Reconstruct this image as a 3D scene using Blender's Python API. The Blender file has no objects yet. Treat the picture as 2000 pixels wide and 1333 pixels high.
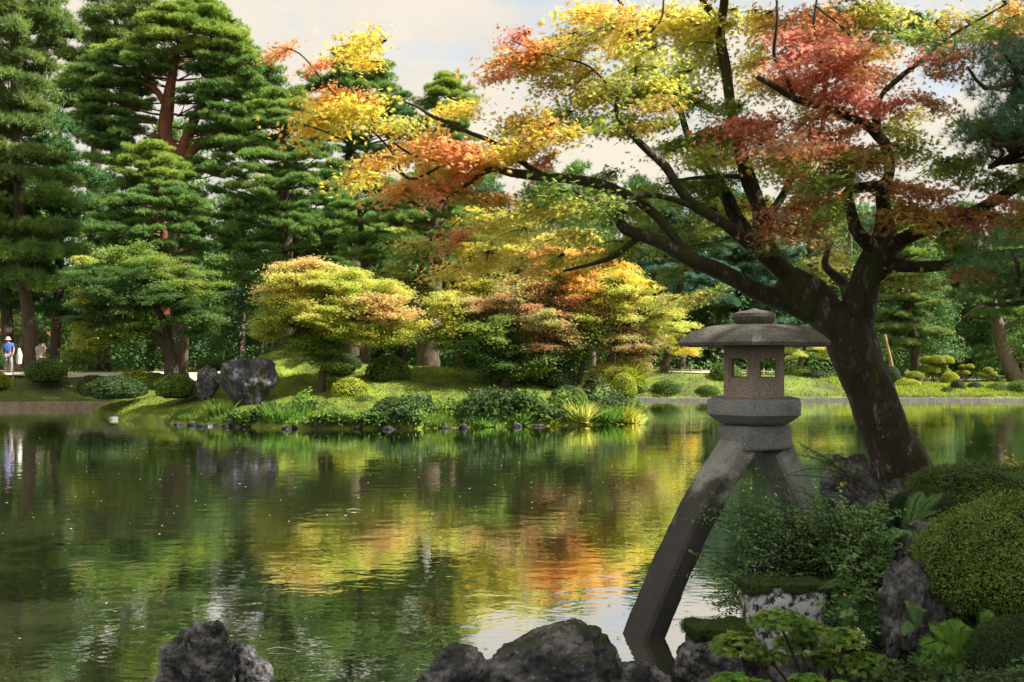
import bpy, bmesh, math, random
import numpy as np
from mathutils import Vector, noise

R = math.radians
random.seed(5)
rng = np.random.default_rng(11)
sc = bpy.context.scene
col = sc.collection

# ------------------------------------------------------------------ camera
F, H, HY = 1944.0, 2.28, 700.0          # focal length in photo pixels, eye height over the water, horizon row
cam_d = bpy.data.cameras.new('camera')
cam_d.sensor_width = 36.0
cam_d.lens = 36.0 * F / 2000.0
cam_d.shift_y = (HY - 666.5) / 2000.0
cam_d.clip_start = 0.1
cam_d.clip_end = 3000
cam_d.dof.use_dof = True
cam_d.dof.focus_distance = 9.0
cam_d.dof.aperture_fstop = 5.6
cam = bpy.data.objects.new('camera', cam_d)
cam.location = (0, 0, H)
cam.rotation_euler = (R(90), 0, 0)
col.objects.link(cam)
sc.camera = cam

# ------------------------------------------------------------------ sky and sun
SUN_AZ, SUN_EL = R(99), R(44)          # azimuth clockwise from the view direction (+Y)
sun_to = Vector((math.cos(SUN_EL) * math.sin(SUN_AZ), math.cos(SUN_EL) * math.cos(SUN_AZ), math.sin(SUN_EL)))
sd = bpy.data.lights.new('sun', 'SUN')
sd.energy = 5.0
sd.angle = R(0.5)
sd.color = (1.0, 0.93, 0.8)
sun = bpy.data.objects.new('sun', sd)
sun.rotation_euler = sun_to.to_track_quat('Z', 'Y').to_euler()
col.objects.link(sun)

w = bpy.data.worlds.new('World')
sc.world = w
w.use_nodes = True
nt = w.node_tree
for n in list(nt.nodes):
    nt.nodes.remove(n)
N = nt.nodes.new
L = nt.links.new
out = N('ShaderNodeOutputWorld')
bg = N('ShaderNodeBackground'); bg.inputs[1].default_value = 0.115
sky = N('ShaderNodeTexSky'); sky.sky_type = 'NISHITA'; sky.sun_disc = False
sky.sun_elevation = SUN_EL; sky.sun_rotation = SUN_AZ
tc = N('ShaderNodeTexCoord')
mp = N('ShaderNodeMapping'); mp.inputs['Scale'].default_value = (1, 1, 2.2); mp.inputs['Location'].default_value = (0.35, 0.1, 0.15)
nz = N('ShaderNodeTexNoise'); nz.inputs['Scale'].default_value = 3.6; nz.inputs['Detail'].default_value = 7; nz.inputs['Roughness'].default_value = 0.55
cr = N('ShaderNodeValToRGB')
cr.color_ramp.elements[0].position = 0.28; cr.color_ramp.elements[0].color = (0, 0, 0, 1)
cr.color_ramp.elements[1].position = 0.42; cr.color_ramp.elements[1].color = (1, 1, 1, 1)
nz2 = N('ShaderNodeTexNoise'); nz2.inputs['Scale'].default_value = 7; nz2.inputs['Detail'].default_value = 5
cr2 = N('ShaderNodeValToRGB')
cr2.color_ramp.elements[0].position = 0.3; cr2.color_ramp.elements[0].color = (3.0, 2.95, 2.75, 1)
cr2.color_ramp.elements[1].position = 0.65; cr2.color_ramp.elements[1].color = (3.75, 3.35, 2.78, 1)
mx = N('ShaderNodeMix'); mx.data_type = 'RGBA'
L(tc.outputs['Generated'], mp.inputs[0]); L(mp.outputs[0], nz.inputs['Vector']); L(mp.outputs[0], nz2.inputs['Vector'])
L(nz.outputs['Fac'], cr.inputs[0]); L(nz2.outputs['Fac'], cr2.inputs[0])
pale = N('ShaderNodeMix'); pale.data_type = 'RGBA'; pale.inputs[0].default_value = 0.55
pale.inputs[7].default_value = (2.5, 2.95, 3.4, 1)
L(sky.outputs[0], pale.inputs[6])
L(cr.outputs[0], mx.inputs[0]); L(pale.outputs[2], mx.inputs[6]); L(cr2.outputs[0], mx.inputs[7])
L(mx.outputs[2], bg.inputs[0]); L(bg.outputs[0], out.inputs[0])

sc.view_settings.view_transform = 'Standard'
sc.view_settings.look = 'None'
sc.view_settings.gamma = 1.0
sc.view_settings.use_curve_mapping = False
sc.view_settings.exposure = 1.2
sc.cycles.max_bounces = 8
sc.cycles.transparent_max_bounces = 4
sc.cycles.caustics_reflective = False
sc.cycles.caustics_refractive = False

# ------------------------------------------------------------------ helpers
def P(px, py, Y):
    return np.array([(px - 1000) / F * Y, Y, H + (HY - py) / F * Y])

def tag(o, label=None, cat=None, group=None, kind=None):
    if label: o['label'] = label
    if cat: o['category'] = cat
    if group: o['group'] = group
    if kind: o['kind'] = kind
    return o

def thing(name, label, cat, loc, group=None):
    o = bpy.data.objects.new(name, None)
    o.empty_display_size = 0.2
    o.location = Vector([float(c) for c in loc])
    col.objects.link(o)
    return tag(o, label, cat, group)

def link(name, me, parent=None, pos=None, rot=(0, 0, 0), scale=(1, 1, 1), mat=None):
    """pos in world space; without pos the mesh is already in world space"""
    o = bpy.data.objects.new(name, me)
    p = Vector((0, 0, 0)) if pos is None else Vector([float(c) for c in pos])
    if parent is not None:
        o.parent = parent
        q = parent
        base = Vector((0, 0, 0))
        while q is not None:
            base += q.location
            q = q.parent
        p = p - base
    o.location = p
    o.rotation_euler = rot
    o.scale = scale
    col.objects.link(o)
    if name in ('leaf_spray', 'needle_pad', 'foliage', 'crown', 'branches', 'stem'): o['kind'] = 'stuff'
    if mat is not None:
        o.material_slots[0].link = 'OBJECT'
        o.material_slots[0].material = mat
    return o

def copy_tree(o, parent=None):
    c = o.copy()
    col.objects.link(c)
    c.parent = parent
    for ch in list(o.children):
        copy_tree(ch, c)
    return c

class MB:
    """collects polygons, then builds one mesh"""
    def __init__(s):
        s.V = []; s.nv = 0; s.T = []; s.M = []; s.A = []; s.S = []
    def add(s, V, T, mi=0, a=None, smooth=False):
        V = np.asarray(V, float).reshape(-1, 3)
        T = np.asarray(T, np.int64)
        s.V.append(V)
        if T.shape[1] == 4:
            T = np.concatenate([T[:, [0, 1, 2]], T[:, [0, 2, 3]]])
            if a is not None and not np.isscalar(a): a = np.concatenate([a, a])
        s.T.append(T + s.nv)
        s.nv += len(V)
        s.M.append(np.full(len(T), mi, np.int32))
        s.A.append(np.full(len(T), 0.5 if a is None else a, np.float32) if (a is None or np.isscalar(a)) else np.asarray(a, np.float32))
        s.S.append(np.full(len(T), smooth, bool))
        return s
    def mesh(s, name, mats):
        V = np.concatenate(s.V); T = np.concatenate(s.T)
        me = bpy.data.meshes.new(name)
        me.vertices.add(len(V)); me.vertices.foreach_set('co', V.astype(np.float32).ravel())
        me.loops.add(len(T) * 3); me.loops.foreach_set('vertex_index', T.astype(np.int32).ravel())
        me.polygons.add(len(T))
        me.polygons.foreach_set('loop_start', np.arange(0, len(T) * 3, 3, dtype=np.int32))
        me.polygons.foreach_set('loop_total', np.full(len(T), 3, np.int32))
        for m in (mats if isinstance(mats, (list, tuple)) else [mats]):
            me.materials.append(m)
        me.polygons.foreach_set('material_index', np.concatenate(s.M))
        me.polygons.foreach_set('use_smooth', np.concatenate(s.S))
        at = me.attributes.new('v', 'FLOAT', 'FACE')
        at.data.foreach_set('value', np.concatenate(s.A))
        me.update(calc_edges=True)
        return me

def unit(a):
    a = np.asarray(a, float)
    return a / np.maximum(np.linalg.norm(a, axis=-1, keepdims=True), 1e-9)

def scatter(mb, tv, tt, pos, nrm, dr, size, mi=0, a=None):
    """copies of a small template laid at pos, facing nrm and pointing along dr"""
    n = len(pos)
    z = unit(nrm)
    x = unit(dr - (dr * z).sum(1, keepdims=True) * z)
    y = np.cross(z, x)
    size = np.broadcast_to(np.asarray(size, float), (n,))
    V = pos[:, None, :] + size[:, None, None] * (tv[None, :, 0:1] * x[:, None, :] + tv[None, :, 1:2] * y[:, None, :] + tv[None, :, 2:3] * z[:, None, :])
    T = tt[None] + (np.arange(n) * len(tv))[:, None, None]
    av = rng.random(n) if a is None else a
    mb.add(V.reshape(-1, 3), T.reshape(-1, tt.shape[1]), mi, np.repeat(av, len(tt)))

def smooth_path(pts, rad, k=5):
    pts = np.asarray(pts, float); rad = np.asarray(rad, float)
    if len(pts) < 3:
        t = np.linspace(0, 1, k + 1)[:, None]
        return pts[0] * (1 - t) + pts[-1] * t, rad[0] * (1 - t[:, 0]) + rad[-1] * t[:, 0]
    Q = np.vstack([2 * pts[0] - pts[1], pts, 2 * pts[-1] - pts[-2]])
    o, r = [], []
    for i in range(1, len(Q) - 2):
        for j in range(k):
            t = j / k
            a, b, c, d = Q[i - 1], Q[i], Q[i + 1], Q[i + 2]
            o.append(0.5 * ((2 * b) + (-a + c) * t + (2 * a - 5 * b + 4 * c - d) * t * t + (-a + 3 * b - 3 * c + d) * t ** 3))
            r.append(rad[i - 1] * (1 - t) + rad[i] * t)
    o.append(pts[-1]); r.append(rad[-1])
    return np.array(o), np.array(r)

def tube(mb, pts, rad, sides=8, k=5, rough=0.0, mi=0, seed=0.0, flare=0.0):
    p, r = smooth_path(pts, rad, k)
    n = len(p)
    t = unit(np.gradient(p, axis=0))
    ref = np.array([0.13, 0.97, 0.2])
    V = np.zeros((n, sides, 3))
    u = unit(np.cross(t[0], ref))
    for i in range(n):
        u = unit(u - np.dot(u, t[i]) * t[i])
        v = np.cross(t[i], u)
        for j in range(sides):
            an = 2 * math.pi * j / sides
            d = math.cos(an) * u + math.sin(an) * v
            rr = r[i]
            if rough:
                q = p[i] + d * rr
                rr *= 1 + rough * noise.noise(Vector((q * 3.1 + seed).tolist())) + rough * 0.8 * noise.noise(Vector((math.cos(an) * 2 + seed, math.sin(an) * 2, i * 0.12)))
            V[i, j] = p[i] + d * rr
    idx = np.arange(n * sides).reshape(n, sides)
    a = idx[:-1]; b = idx[1:]
    Q = np.stack([a, np.roll(a, -1, 1), np.roll(b, -1, 1), b], -1).reshape(-1, 4)
    mb.add(V.reshape(-1, 3), Q, mi, smooth=True)
    mb.add(np.vstack([V[-1], p[-1] + t[-1] * r[-1] * 0.5]), np.array([[j, (j + 1) % sides, sides] for j in range(sides)]), mi, smooth=True)
    return mb

def box(mb, lo, hi, mi=0, rz=0.0, c=None):
    x0, y0, z0 = lo; x1, y1, z1 = hi
    V = np.array([[x0, y0, z0], [x1, y0, z0], [x1, y1, z0], [x0, y1, z0], [x0, y0, z1], [x1, y0, z1], [x1, y1, z1], [x0, y1, z1]], float)
    if rz:
        m = V.mean(0) if c is None else np.array(c, float)
        q = V - m
        V = np.stack([q[:, 0] * math.cos(rz) - q[:, 1] * math.sin(rz), q[:, 0] * math.sin(rz) + q[:, 1] * math.cos(rz), q[:, 2]], 1) + m
    mb.add(V, [[0, 3, 2, 1], [4, 5, 6, 7], [0, 1, 5, 4], [1, 2, 6, 5], [2, 3, 7, 6], [3, 0, 4, 7]], mi)
    return mb

def bevel_mesh(me, width=0.01, seg=2, angle=30):
    bm = bmesh.new(); bm.from_mesh(me)
    bmesh.ops.remove_doubles(bm, verts=bm.verts, dist=1e-5)
    bmesh.ops.dissolve_limit(bm, angle_limit=R(1), verts=bm.verts, edges=bm.edges)
    es = [e for e in bm.edges if len(e.link_faces) == 2 and e.calc_face_angle(0) > R(angle)]
    bmesh.ops.bevel(bm, geom=es, offset=width, segments=seg, affect='EDGES', profile=0.5)
    bm.to_mesh(me); bm.free()
    return me

# ------------------------------------------------------------------ materials
def newmat(name):
    m = bpy.data.materials.new(name)
    m.use_nodes = True
    t = m.node_tree
    for n in list(t.nodes): t.nodes.remove(n)
    return m, t, t.nodes.new, t.links.new

def ramp(nodes_new, stops):
    c = nodes_new('ShaderNodeValToRGB')
    e = c.color_ramp.elements
    e[0].position, e[0].color = stops[0][0], (*stops[0][1], 1)
    e[1].position, e[1].color = stops[-1][0], (*stops[-1][1], 1)
    for p, c3 in stops[1:-1]:
        x = e.new(p); x.color = (*c3, 1)
    return c

def leaf_mat(name, stops, trans=0.45, nscale=1.3, nw=0.6, rough=0.55, spec=0.3):
    m, t, N, L = newmat(name)
    o = N('ShaderNodeOutputMaterial')
    at = N('ShaderNodeAttribute'); at.attribute_name = 'v'
    g = N('ShaderNodeNewGeometry')
    n = N('ShaderNodeTexNoise'); n.inputs['Scale'].default_value = nscale; n.inputs['Detail'].default_value = 3
    L(g.outputs['Position'], n.inputs['Vector'])
    oi = N('ShaderNodeObjectInfo')
    a = N('ShaderNodeMath'); a.operation = 'MULTIPLY_ADD'; a.inputs[1].default_value = 1 - nw
    s = N('ShaderNodeMath'); s.operation = 'MULTIPLY_ADD'; s.inputs[1].default_value = nw * 1.9; s.inputs[2].default_value = -nw * 0.45
    L(n.outputs['Fac'], s.inputs[0]); L(at.outputs['Fac'], a.inputs[0]); L(s.outputs[0], a.inputs[2])
    b = N('ShaderNodeMath'); b.operation = 'MULTIPLY_ADD'; b.inputs[1].default_value = 0.24; L(oi.outputs['Random'], b.inputs[0])
    b2 = N('ShaderNodeMath'); b2.operation = 'SUBTRACT'; b2.inputs[1].default_value = 0.12
    L(a.outputs[0], b.inputs[2]); L(b.outputs[0], b2.inputs[0])
    c = ramp(N, stops)
    L(b2.outputs[0], c.inputs[0])
    p = N('ShaderNodeBsdfPrincipled'); p.inputs['Roughness'].default_value = rough
    p.inputs['Specular IOR Level'].default_value = spec
    L(c.outputs[0], p.inputs['Base Color'])
    tr = N('ShaderNodeBsdfTranslucent')
    hs = N('ShaderNodeHueSaturation'); hs.inputs['Saturation'].default_value = 1.0; hs.inputs['Value'].default_value = 1.3
    L(c.outputs[0], hs.inputs['Color']); L(hs.outputs[0], tr.inputs['Color'])
    mxx = N('ShaderNodeMixShader'); mxx.inputs[0].default_value = trans
    L(p.outputs[0], mxx.inputs[1]); L(tr.outputs[0], mxx.inputs[2]); L(mxx.outputs[0], o.inputs[0])
    return m

def surf_mat(name, stops, scale=6, detail=8, rough=0.85, bump=0.3, bscale=None, speck=None, moss=None, spots=None, coords='Object', stretch=None, bdist=0.02, wet=None, crack=None):
    """noise coloured stone, bark, earth; speck: granite grain; moss: (colour, threshold); spots: (colour, scale, threshold)"""
    m, t, N, L = newmat(name)
    o = N('ShaderNodeOutputMaterial')
    tcn = N('ShaderNodeTexCoord')
    src = tcn.outputs[coords]
    if coords == 'Position':
        pass
    if stretch:
        mpn = N('ShaderNodeMapping'); mpn.inputs['Scale'].default_value = stretch
        L(src, mpn.inputs[0]); src = mpn.outputs[0]
    n = N('ShaderNodeTexNoise'); n.inputs['Scale'].default_value = scale; n.inputs['Detail'].default_value = max(detail, 11); n.inputs['Roughness'].default_value = 0.7
    L(src, n.inputs['Vector'])
    c = ramp(N, stops); L(n.outputs['Fac'], c.inputs[0])
    cur = c.outputs[0]
    def mix(fac, colr, cur):
        q = N('ShaderNodeMix'); q.data_type = 'RGBA'
        L(fac, q.inputs[0]); L(cur, q.inputs[6]); q.inputs[7].default_value = (*colr, 1)
        return q.outputs[2]
    if speck:
        for sc_, colr, lo, hi in speck:
            v = N('ShaderNodeTexNoise'); v.inputs['Scale'].default_value = sc_; v.inputs['Detail'].default_value = 2
            L(tcn.outputs[coords], v.inputs['Vector'])
            rr = N('ShaderNodeMapRange'); rr.inputs[1].default_value = lo; rr.inputs[2].default_value = hi
            L(v.outputs['Fac'], rr.inputs[0]); cur = mix(rr.outputs[0], colr, cur)
    if spots:
        for colr, s_, lo, hi in spots:
            v = N('ShaderNodeTexNoise'); v.inputs['Scale'].default_value = s_; v.inputs['Detail'].default_value = 9; v.inputs['Roughness'].default_value = 0.7
            L(src, v.inputs['Vector'])
            rr = N('ShaderNodeMapRange'); rr.inputs[1].default_value = lo; rr.inputs[2].default_value = hi
            L(v.outputs['Fac'], rr.inputs[0]); cur = mix(rr.outputs[0], colr, cur)
    if wet:
        zc, span, colr = wet
        g0 = N('ShaderNodeNewGeometry'); sp = N('ShaderNodeSeparateXYZ'); L(g0.outputs['Position'], sp.inputs[0])
        nn = N('ShaderNodeTexNoise'); nn.inputs['Scale'].default_value = 5; nn.inputs['Detail'].default_value = 8; nn.inputs['Roughness'].default_value = 0.65; L(g0.outputs['Position'], nn.inputs['Vector'])
        ma = N('ShaderNodeMath'); ma.operation = 'MULTIPLY_ADD'; ma.inputs[1].default_value = -1.6; L(nn.outputs['Fac'], ma.inputs[0]); L(sp.outputs['Z'], ma.inputs[2])
        rr = N('ShaderNodeMapRange'); rr.inputs[1].default_value = zc + span - 0.8; rr.inputs[2].default_value = zc - span - 0.8
        L(ma.outputs[0], rr.inputs[0])
        q = N('ShaderNodeMath'); q.operation = 'MULTIPLY'; q.inputs[1].default_value = 0.88; L(rr.outputs[0], q.inputs[0])
        cur = mix(q.outputs[0], colr, cur)
    ck = None
    if crack:
        cm = N('ShaderNodeMapping'); cm.inputs['Scale'].default_value = (1, 1, 1.9); cm.inputs['Rotation'].default_value = (.3, .5, 0)
        cn = N('ShaderNodeTexNoise'); cn.inputs['Scale'].default_value = 3; cn.inputs['Detail'].default_value = 5
        L(tcn.outputs[coords], cn.inputs['Vector'])
        cx_ = N('ShaderNodeMix'); cx_.data_type = 'RGBA'; cx_.inputs[0].default_value = .22
        L(tcn.outputs[coords], cx_.inputs[6]); L(cn.outputs['Color'], cx_.inputs[7]); L(cx_.outputs[2], cm.inputs[0])
        vo = N('ShaderNodeTexVoronoi'); vo.feature = 'DISTANCE_TO_EDGE'; vo.inputs['Scale'].default_value = crack
        L(cm.outputs[0], vo.inputs['Vector'])
        cr_ = N('ShaderNodeMapRange'); cr_.inputs[1].default_value = 0; cr_.inputs[2].default_value = .03
        L(vo.outputs['Distance'], cr_.inputs[0]); ck = cr_.outputs[0]
        iv = N('ShaderNodeMath'); iv.operation = 'MULTIPLY_ADD'; iv.inputs[1].default_value = -.7; iv.inputs[2].default_value = .7
        L(ck, iv.inputs[0])
        cb = N('ShaderNodeTexNoise'); cb.inputs['Scale'].default_value = 4.5; cb.inputs['Detail'].default_value = 3; L(tcn.outputs[coords], cb.inputs['Vector'])
        cb2 = N('ShaderNodeMapRange'); cb2.inputs[1].default_value = .42; cb2.inputs[2].default_value = .62; L(cb.outputs['Fac'], cb2.inputs[0])
        mq = N('ShaderNodeMath'); mq.operation = 'MULTIPLY'; L(iv.outputs[0], mq.inputs[0]); L(cb2.outputs[0], mq.inputs[1])
        hq = N('ShaderNodeMath'); hq.operation = 'MULTIPLY'; hq.inputs[1].default_value = -1; L(mq.outputs[0], hq.inputs[0]); ck = hq.outputs[0]
        cur = mix(mq.outputs[0], (.008, .008, .008), cur)
    if moss:
        colr, lo, hi = moss
        g = N('ShaderNodeNewGeometry'); sp = N('ShaderNodeSeparateXYZ'); L(g.outputs['Normal'], sp.inputs[0])
        v = N('ShaderNodeTexNoise'); v.inputs['Scale'].default_value = 3.5; v.inputs['Detail'].default_value = 8; v.inputs['Roughness'].default_value = 0.65
        L(tcn.outputs[coords], v.inputs['Vector'])
        ad = N('ShaderNodeMath'); ad.operation = 'MULTIPLY_ADD'; ad.inputs[1].default_value = 0.45
        L(sp.outputs['Z'], ad.inputs[0]); L(v.outputs['Fac'], ad.inputs[2])
        rr = N('ShaderNodeMapRange'); rr.inputs[1].default_value = lo; rr.inputs[2].default_value = hi
        L(ad.outputs[0], rr.inputs[0])
        cur = mix(rr.outputs[0], colr, cur)
    p = N('ShaderNodeBsdfPrincipled'); p.inputs['Roughness'].default_value = rough
    p.inputs['Specular IOR Level'].default_value = 0.3
    L(cur, p.inputs['Base Color'])
    bn = N('ShaderNodeTexNoise'); bn.inputs['Scale'].default_value = bscale or scale * 4; bn.inputs['Detail'].default_value = 10; bn.inputs['Roughness'].default_value = 0.7
    L(src, bn.inputs['Vector'])
    bp = N('ShaderNodeBump'); bp.inputs['Strength'].default_value = bump; bp.inputs['Distance'].default_value = bdist
    hgt_ = bn.outputs['Fac']
    if ck is not None:
        hm = N('ShaderNodeMath'); hm.operation = 'MULTIPLY_ADD'; hm.inputs[1].default_value = 1.2; L(ck, hm.inputs[0]); L(bn.outputs['Fac'], hm.inputs[2]); hgt_ = hm.outputs[0]
    L(hgt_, bp.inputs['Height']); L(bp.outputs[0], p.inputs['Normal'])
    L(p.outputs[0], o.inputs[0])
    return m

def plain(name, c, rough=0.7):
    return surf_mat(name, [(0.3, tuple(x * 0.75 for x in c)), (0.7, tuple(min(1, x * 1.15) for x in c))], scale=9, rough=rough, bump=0.1)

LM = dict(
    orange=leaf_mat('leaf_orange', [(0, (.66, .22, .14)), (.35, (.78, .34, .16)), (.65, (.82, .48, .14)), (1, (.6, .54, .14))]),
    yo=leaf_mat('leaf_yellow_orange', [(0, (.78, .38, .14)), (.25, (.84, .56, .12)), (.6, (.8, .7, .12)), (1, (.5, .56, .1))]),
    red=leaf_mat('leaf_red', [(0, (.46, .12, .11)), (.4, (.6, .22, .17)), (.7, (.64, .34, .2)), (1, (.46, .36, .15))], trans=0.56),
    rb=leaf_mat('leaf_red_brown', [(0, (.45, .14, .1)), (.4, (.56, .24, .13)), (.7, (.5, .38, .14)), (1, (.28, .33, .09))], trans=0.56),
    mix=leaf_mat('leaf_mixed', [(0, (.7, .24, .1)), (.3, (.7, .4, .1)), (.55, (.48, .45, .1)), (1, (.22, .34, .07))], trans=0.58),
    green=leaf_mat('leaf_green', [(0, (.5, .42, .1)), (.3, (.3, .4, .08)), (.7, (.19, .31, .07)), (1, (.36, .44, .08))], trans=0.58),
    yg=leaf_mat('leaf_yellow_green', [(0, (.82, .58, .26)), (.22, (.76, .66, .2)), (.6, (.54, .62, .13)), (1, (.28, .44, .07))], trans=0.5),
    yellow=leaf_mat('leaf_yellow', [(0, (.82, .55, .2)), (.3, (.8, .68, .16)), (.7, (.64, .66, .13)), (1, (.4, .54, .1))], trans=0.55),
    pink=leaf_mat('leaf_pink', [(0, (.66, .3, .2)), (.35, (.7, .44, .25)), (.65, (.46, .48, .16)), (1, (.24, .38, .1))]),
    gold=leaf_mat('leaf_gold', [(0, (.84, .42, .18)), (.4, (.85, .54, .16)), (.75, (.83, .66, .16)), (1, (.68, .66, .17))]),
    peach=leaf_mat('leaf_peach', [(0, (.78, .46, .26)), (.4, (.76, .58, .26)), (.7, (.62, .62, .18)), (1, (.36, .48, .12))]),
    dgreen=leaf_mat('leaf_dark_green', [(0, (.26, .32, .06)), (.4, (.12, .23, .06)), (1, (.06, .14, .045))], trans=0.4),
)
PINE = dict(
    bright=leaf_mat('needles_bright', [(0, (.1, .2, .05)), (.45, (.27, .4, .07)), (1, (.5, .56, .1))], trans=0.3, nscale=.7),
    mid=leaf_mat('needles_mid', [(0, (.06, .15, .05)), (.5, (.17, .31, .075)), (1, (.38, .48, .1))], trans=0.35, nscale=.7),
    dark=leaf_mat('needles_dark', [(0, (.035, .1, .045)), (.5, (.1, .22, .075)), (1, (.24, .38, .1))], trans=0.25, nscale=.7),
    olive=leaf_mat('needles_olive', [(0, (.08, .15, .045)), (.5, (.2, .3, .08)), (1, (.4, .45, .13))], trans=0.3, nscale=.7),
    blue=leaf_mat('needles_blue_green', [(0, (.04, .11, .075)), (.5, (.1, .22, .14)), (1, (.2, .34, .2))], trans=0.25, nscale=.7),
)
M_bark_dark = surf_mat('bark_maple', [(.3, (.016, .012, .009)), (.55, (.05, .038, .028)), (.75, (.085, .07, .052))], scale=7, bump=0.9, bscale=26, stretch=(1, 1, .45), bdist=.03,
                       spots=[((.26, .26, .22), 7, .57, .66), ((.05, .065, .015), 3.0, .48, .62), ((.2, .2, .17), 16, .6, .66)], coords='Object')
M_bark = surf_mat('bark_brown', [(.3, (.035, .026, .02)), (.6, (.11, .08, .058))], scale=5, bump=.8, bscale=16, stretch=(1, 1, .35), bdist=.05)
M_bark_red = surf_mat('bark_red_pine', [(.3, (.1, .035, .02)), (.6, (.26, .1, .055))], scale=4, bump=.8, bscale=14, stretch=(1, 1, .4), bdist=.05)
M_bark_grey = surf_mat('bark_grey', [(.3, (.09, .07, .055)), (.6, (.22, .17, .13))], scale=5, bump=.8, bscale=16, stretch=(1, 1, .35), bdist=.05)
M_twig = surf_mat('twig', [(.3, (.03, .02, .015)), (.7, (.07, .05, .035))], scale=20, bump=.1)
M_granite = surf_mat('granite_grey', [(.3, (.2, .215, .22)), (.7, (.33, .345, .345))], scale=3, bump=.5, bscale=110, rough=.9, bdist=.008,
                     speck=[(170, (.05, .055, .055), .56, .62), (130, (.5, .5, .48), .6, .66)], spots=[((.09, .095, .08), 2.2, .5, .72)])
M_granite_roof = surf_mat('granite_roof', [(.3, (.09, .085, .075)), (.7, (.17, .16, .145))], scale=3, bump=.6, bscale=90, rough=.95, bdist=.01,
                          speck=[(150, (.03, .03, .028), .54, .6), (120, (.36, .35, .32), .6, .66)], spots=[((.06, .065, .04), 2.5, .5, .7)])
M_granite_pink = surf_mat('granite_pinkish', [(.3, (.32, .26, .21)), (.7, (.48, .4, .33))], scale=3, bump=.5, bscale=100, rough=.9, bdist=.01,
                          speck=[(160, (.08, .06, .05), .52, .6), (120, (.55, .48, .42), .6, .66)])
M_granite_leg = surf_mat('granite_leg', [(.3, (.2, .2, .195)), (.7, (.44, .44, .42))], scale=3, bump=.5, bscale=110, rough=.85, bdist=.008,
                         speck=[(170, (.06, .06, .06), .56, .62), (130, (.5, .5, .48), .6, .66)], wet=(1.25, .16, (.028, .025, .024)))
M_rock = surf_mat('rock_dark', [(.36, (.018, .018, .02)), (.5, (.085, .085, .092)), (.64, (.3, .3, .31))], scale=5, bump=1, bscale=22, bdist=.03, crack=1.5, wet=(.1, .04, (.008, .009, .007)),
                  spots=[((.36, .36, .36), 20, .62, .68)], moss=((.045, .055, .015), .84, .98))
M_rock_bare = surf_mat('rock_bare', [(.38, (.016, .016, .018)), (.5, (.075, .075, .082)), (.62, (.32, .32, .33))], scale=6.5, bump=1, bscale=22, bdist=.03, crack=2.4, wet=(.1, .04, (.008, .009, .007)),
                       spots=[((.4, .4, .4), 22, .62, .68)])
M_rock_blue = surf_mat('rock_blue_grey', [(.38, (.02, .022, .03)), (.5, (.07, .078, .095)), (.64, (.23, .24, .28))], scale=1.6, bump=1, bscale=5, bdist=.12, stretch=(1.3, 1.3, .4),
                       spots=[((.06, .05, .015), 1.2, .52, .6)], moss=((.16, .18, .05), .9, 1.02))
M_rock_pale = surf_mat('rock_lichen', [(.3, (.12, .12, .11)), (.7, (.3, .3, .28))], scale=3, bump=.8, bscale=12, bdist=.03,
                       spots=[((.6, .6, .58), 5, .56, .62)], moss=((.07, .085, .02), .8, .95))
M_white_stone = surf_mat('stone_white_lichen', [(.4, (.05, .045, .045)), (.46, (.3, .3, .33)), (.5, (.72, .74, .8)), (.75, (.86, .86, .88))], scale=16, bump=.7, bscale=16, bdist=.02,
                         spots=[((.05, .045, .045), 7, .56, .6)])
M_moss = surf_mat('moss', [(.3, (.03, .045, .01)), (.7, (.1, .13, .025))], scale=14, bump=1, bscale=90, bdist=.02, rough=1)
M_lawn = surf_mat('island_moss_lawn', [(.32, (.1, .07, .035)), (.42, (.12, .16, .03)), (.55, (.2, .27, .035)), (.7, (.34, .38, .05))], scale=.9, detail=12, bump=.8, bscale=9, bdist=.1, rough=1)
M_ground = surf_mat('garden_ground', [(.32, (.12, .09, .05)), (.45, (.1, .13, .035)), (.6, (.17, .23, .04)), (.72, (.33, .36, .07))], scale=.5, detail=12, bump=.8, bscale=6, bdist=.1, rough=1)
M_soil = surf_mat('bank_soil', [(.35, (.01, .008, .005)), (.6, (.022, .022, .01)), (.75, (.03, .035, .012))], scale=2.5, bump=1, bscale=18, bdist=.05, rough=1)
M_path = surf_mat('path_gravel', [(.3, (.42, .37, .3)), (.7, (.6, .54, .46))], scale=2, bump=.3, bscale=60)
M_pile = surf_mat('pile_wood', [(.3, (.45, .26, .19)), (.6, (.68, .56, .48))], scale=5, bump=.3)
M_kerb = surf_mat('kerb_stone', [(.3, (.28, .26, .23)), (.7, (.5, .48, .45))], scale=3, bump=.5)
M_wood = plain('wood_pale', (.36, .24, .11))
M_wood_dark = plain('wood_dark', (.07, .05, .045))
M_white = plain('white_cloth', (.72, .72, .68))
M_copper = plain('copper_roof', (.25, .36, .28))
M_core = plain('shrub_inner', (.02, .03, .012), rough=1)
M_skin = plain('skin', (.5, .3, .22))
M_roof_red = plain('roof_brown', (.3, .13, .09))

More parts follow.
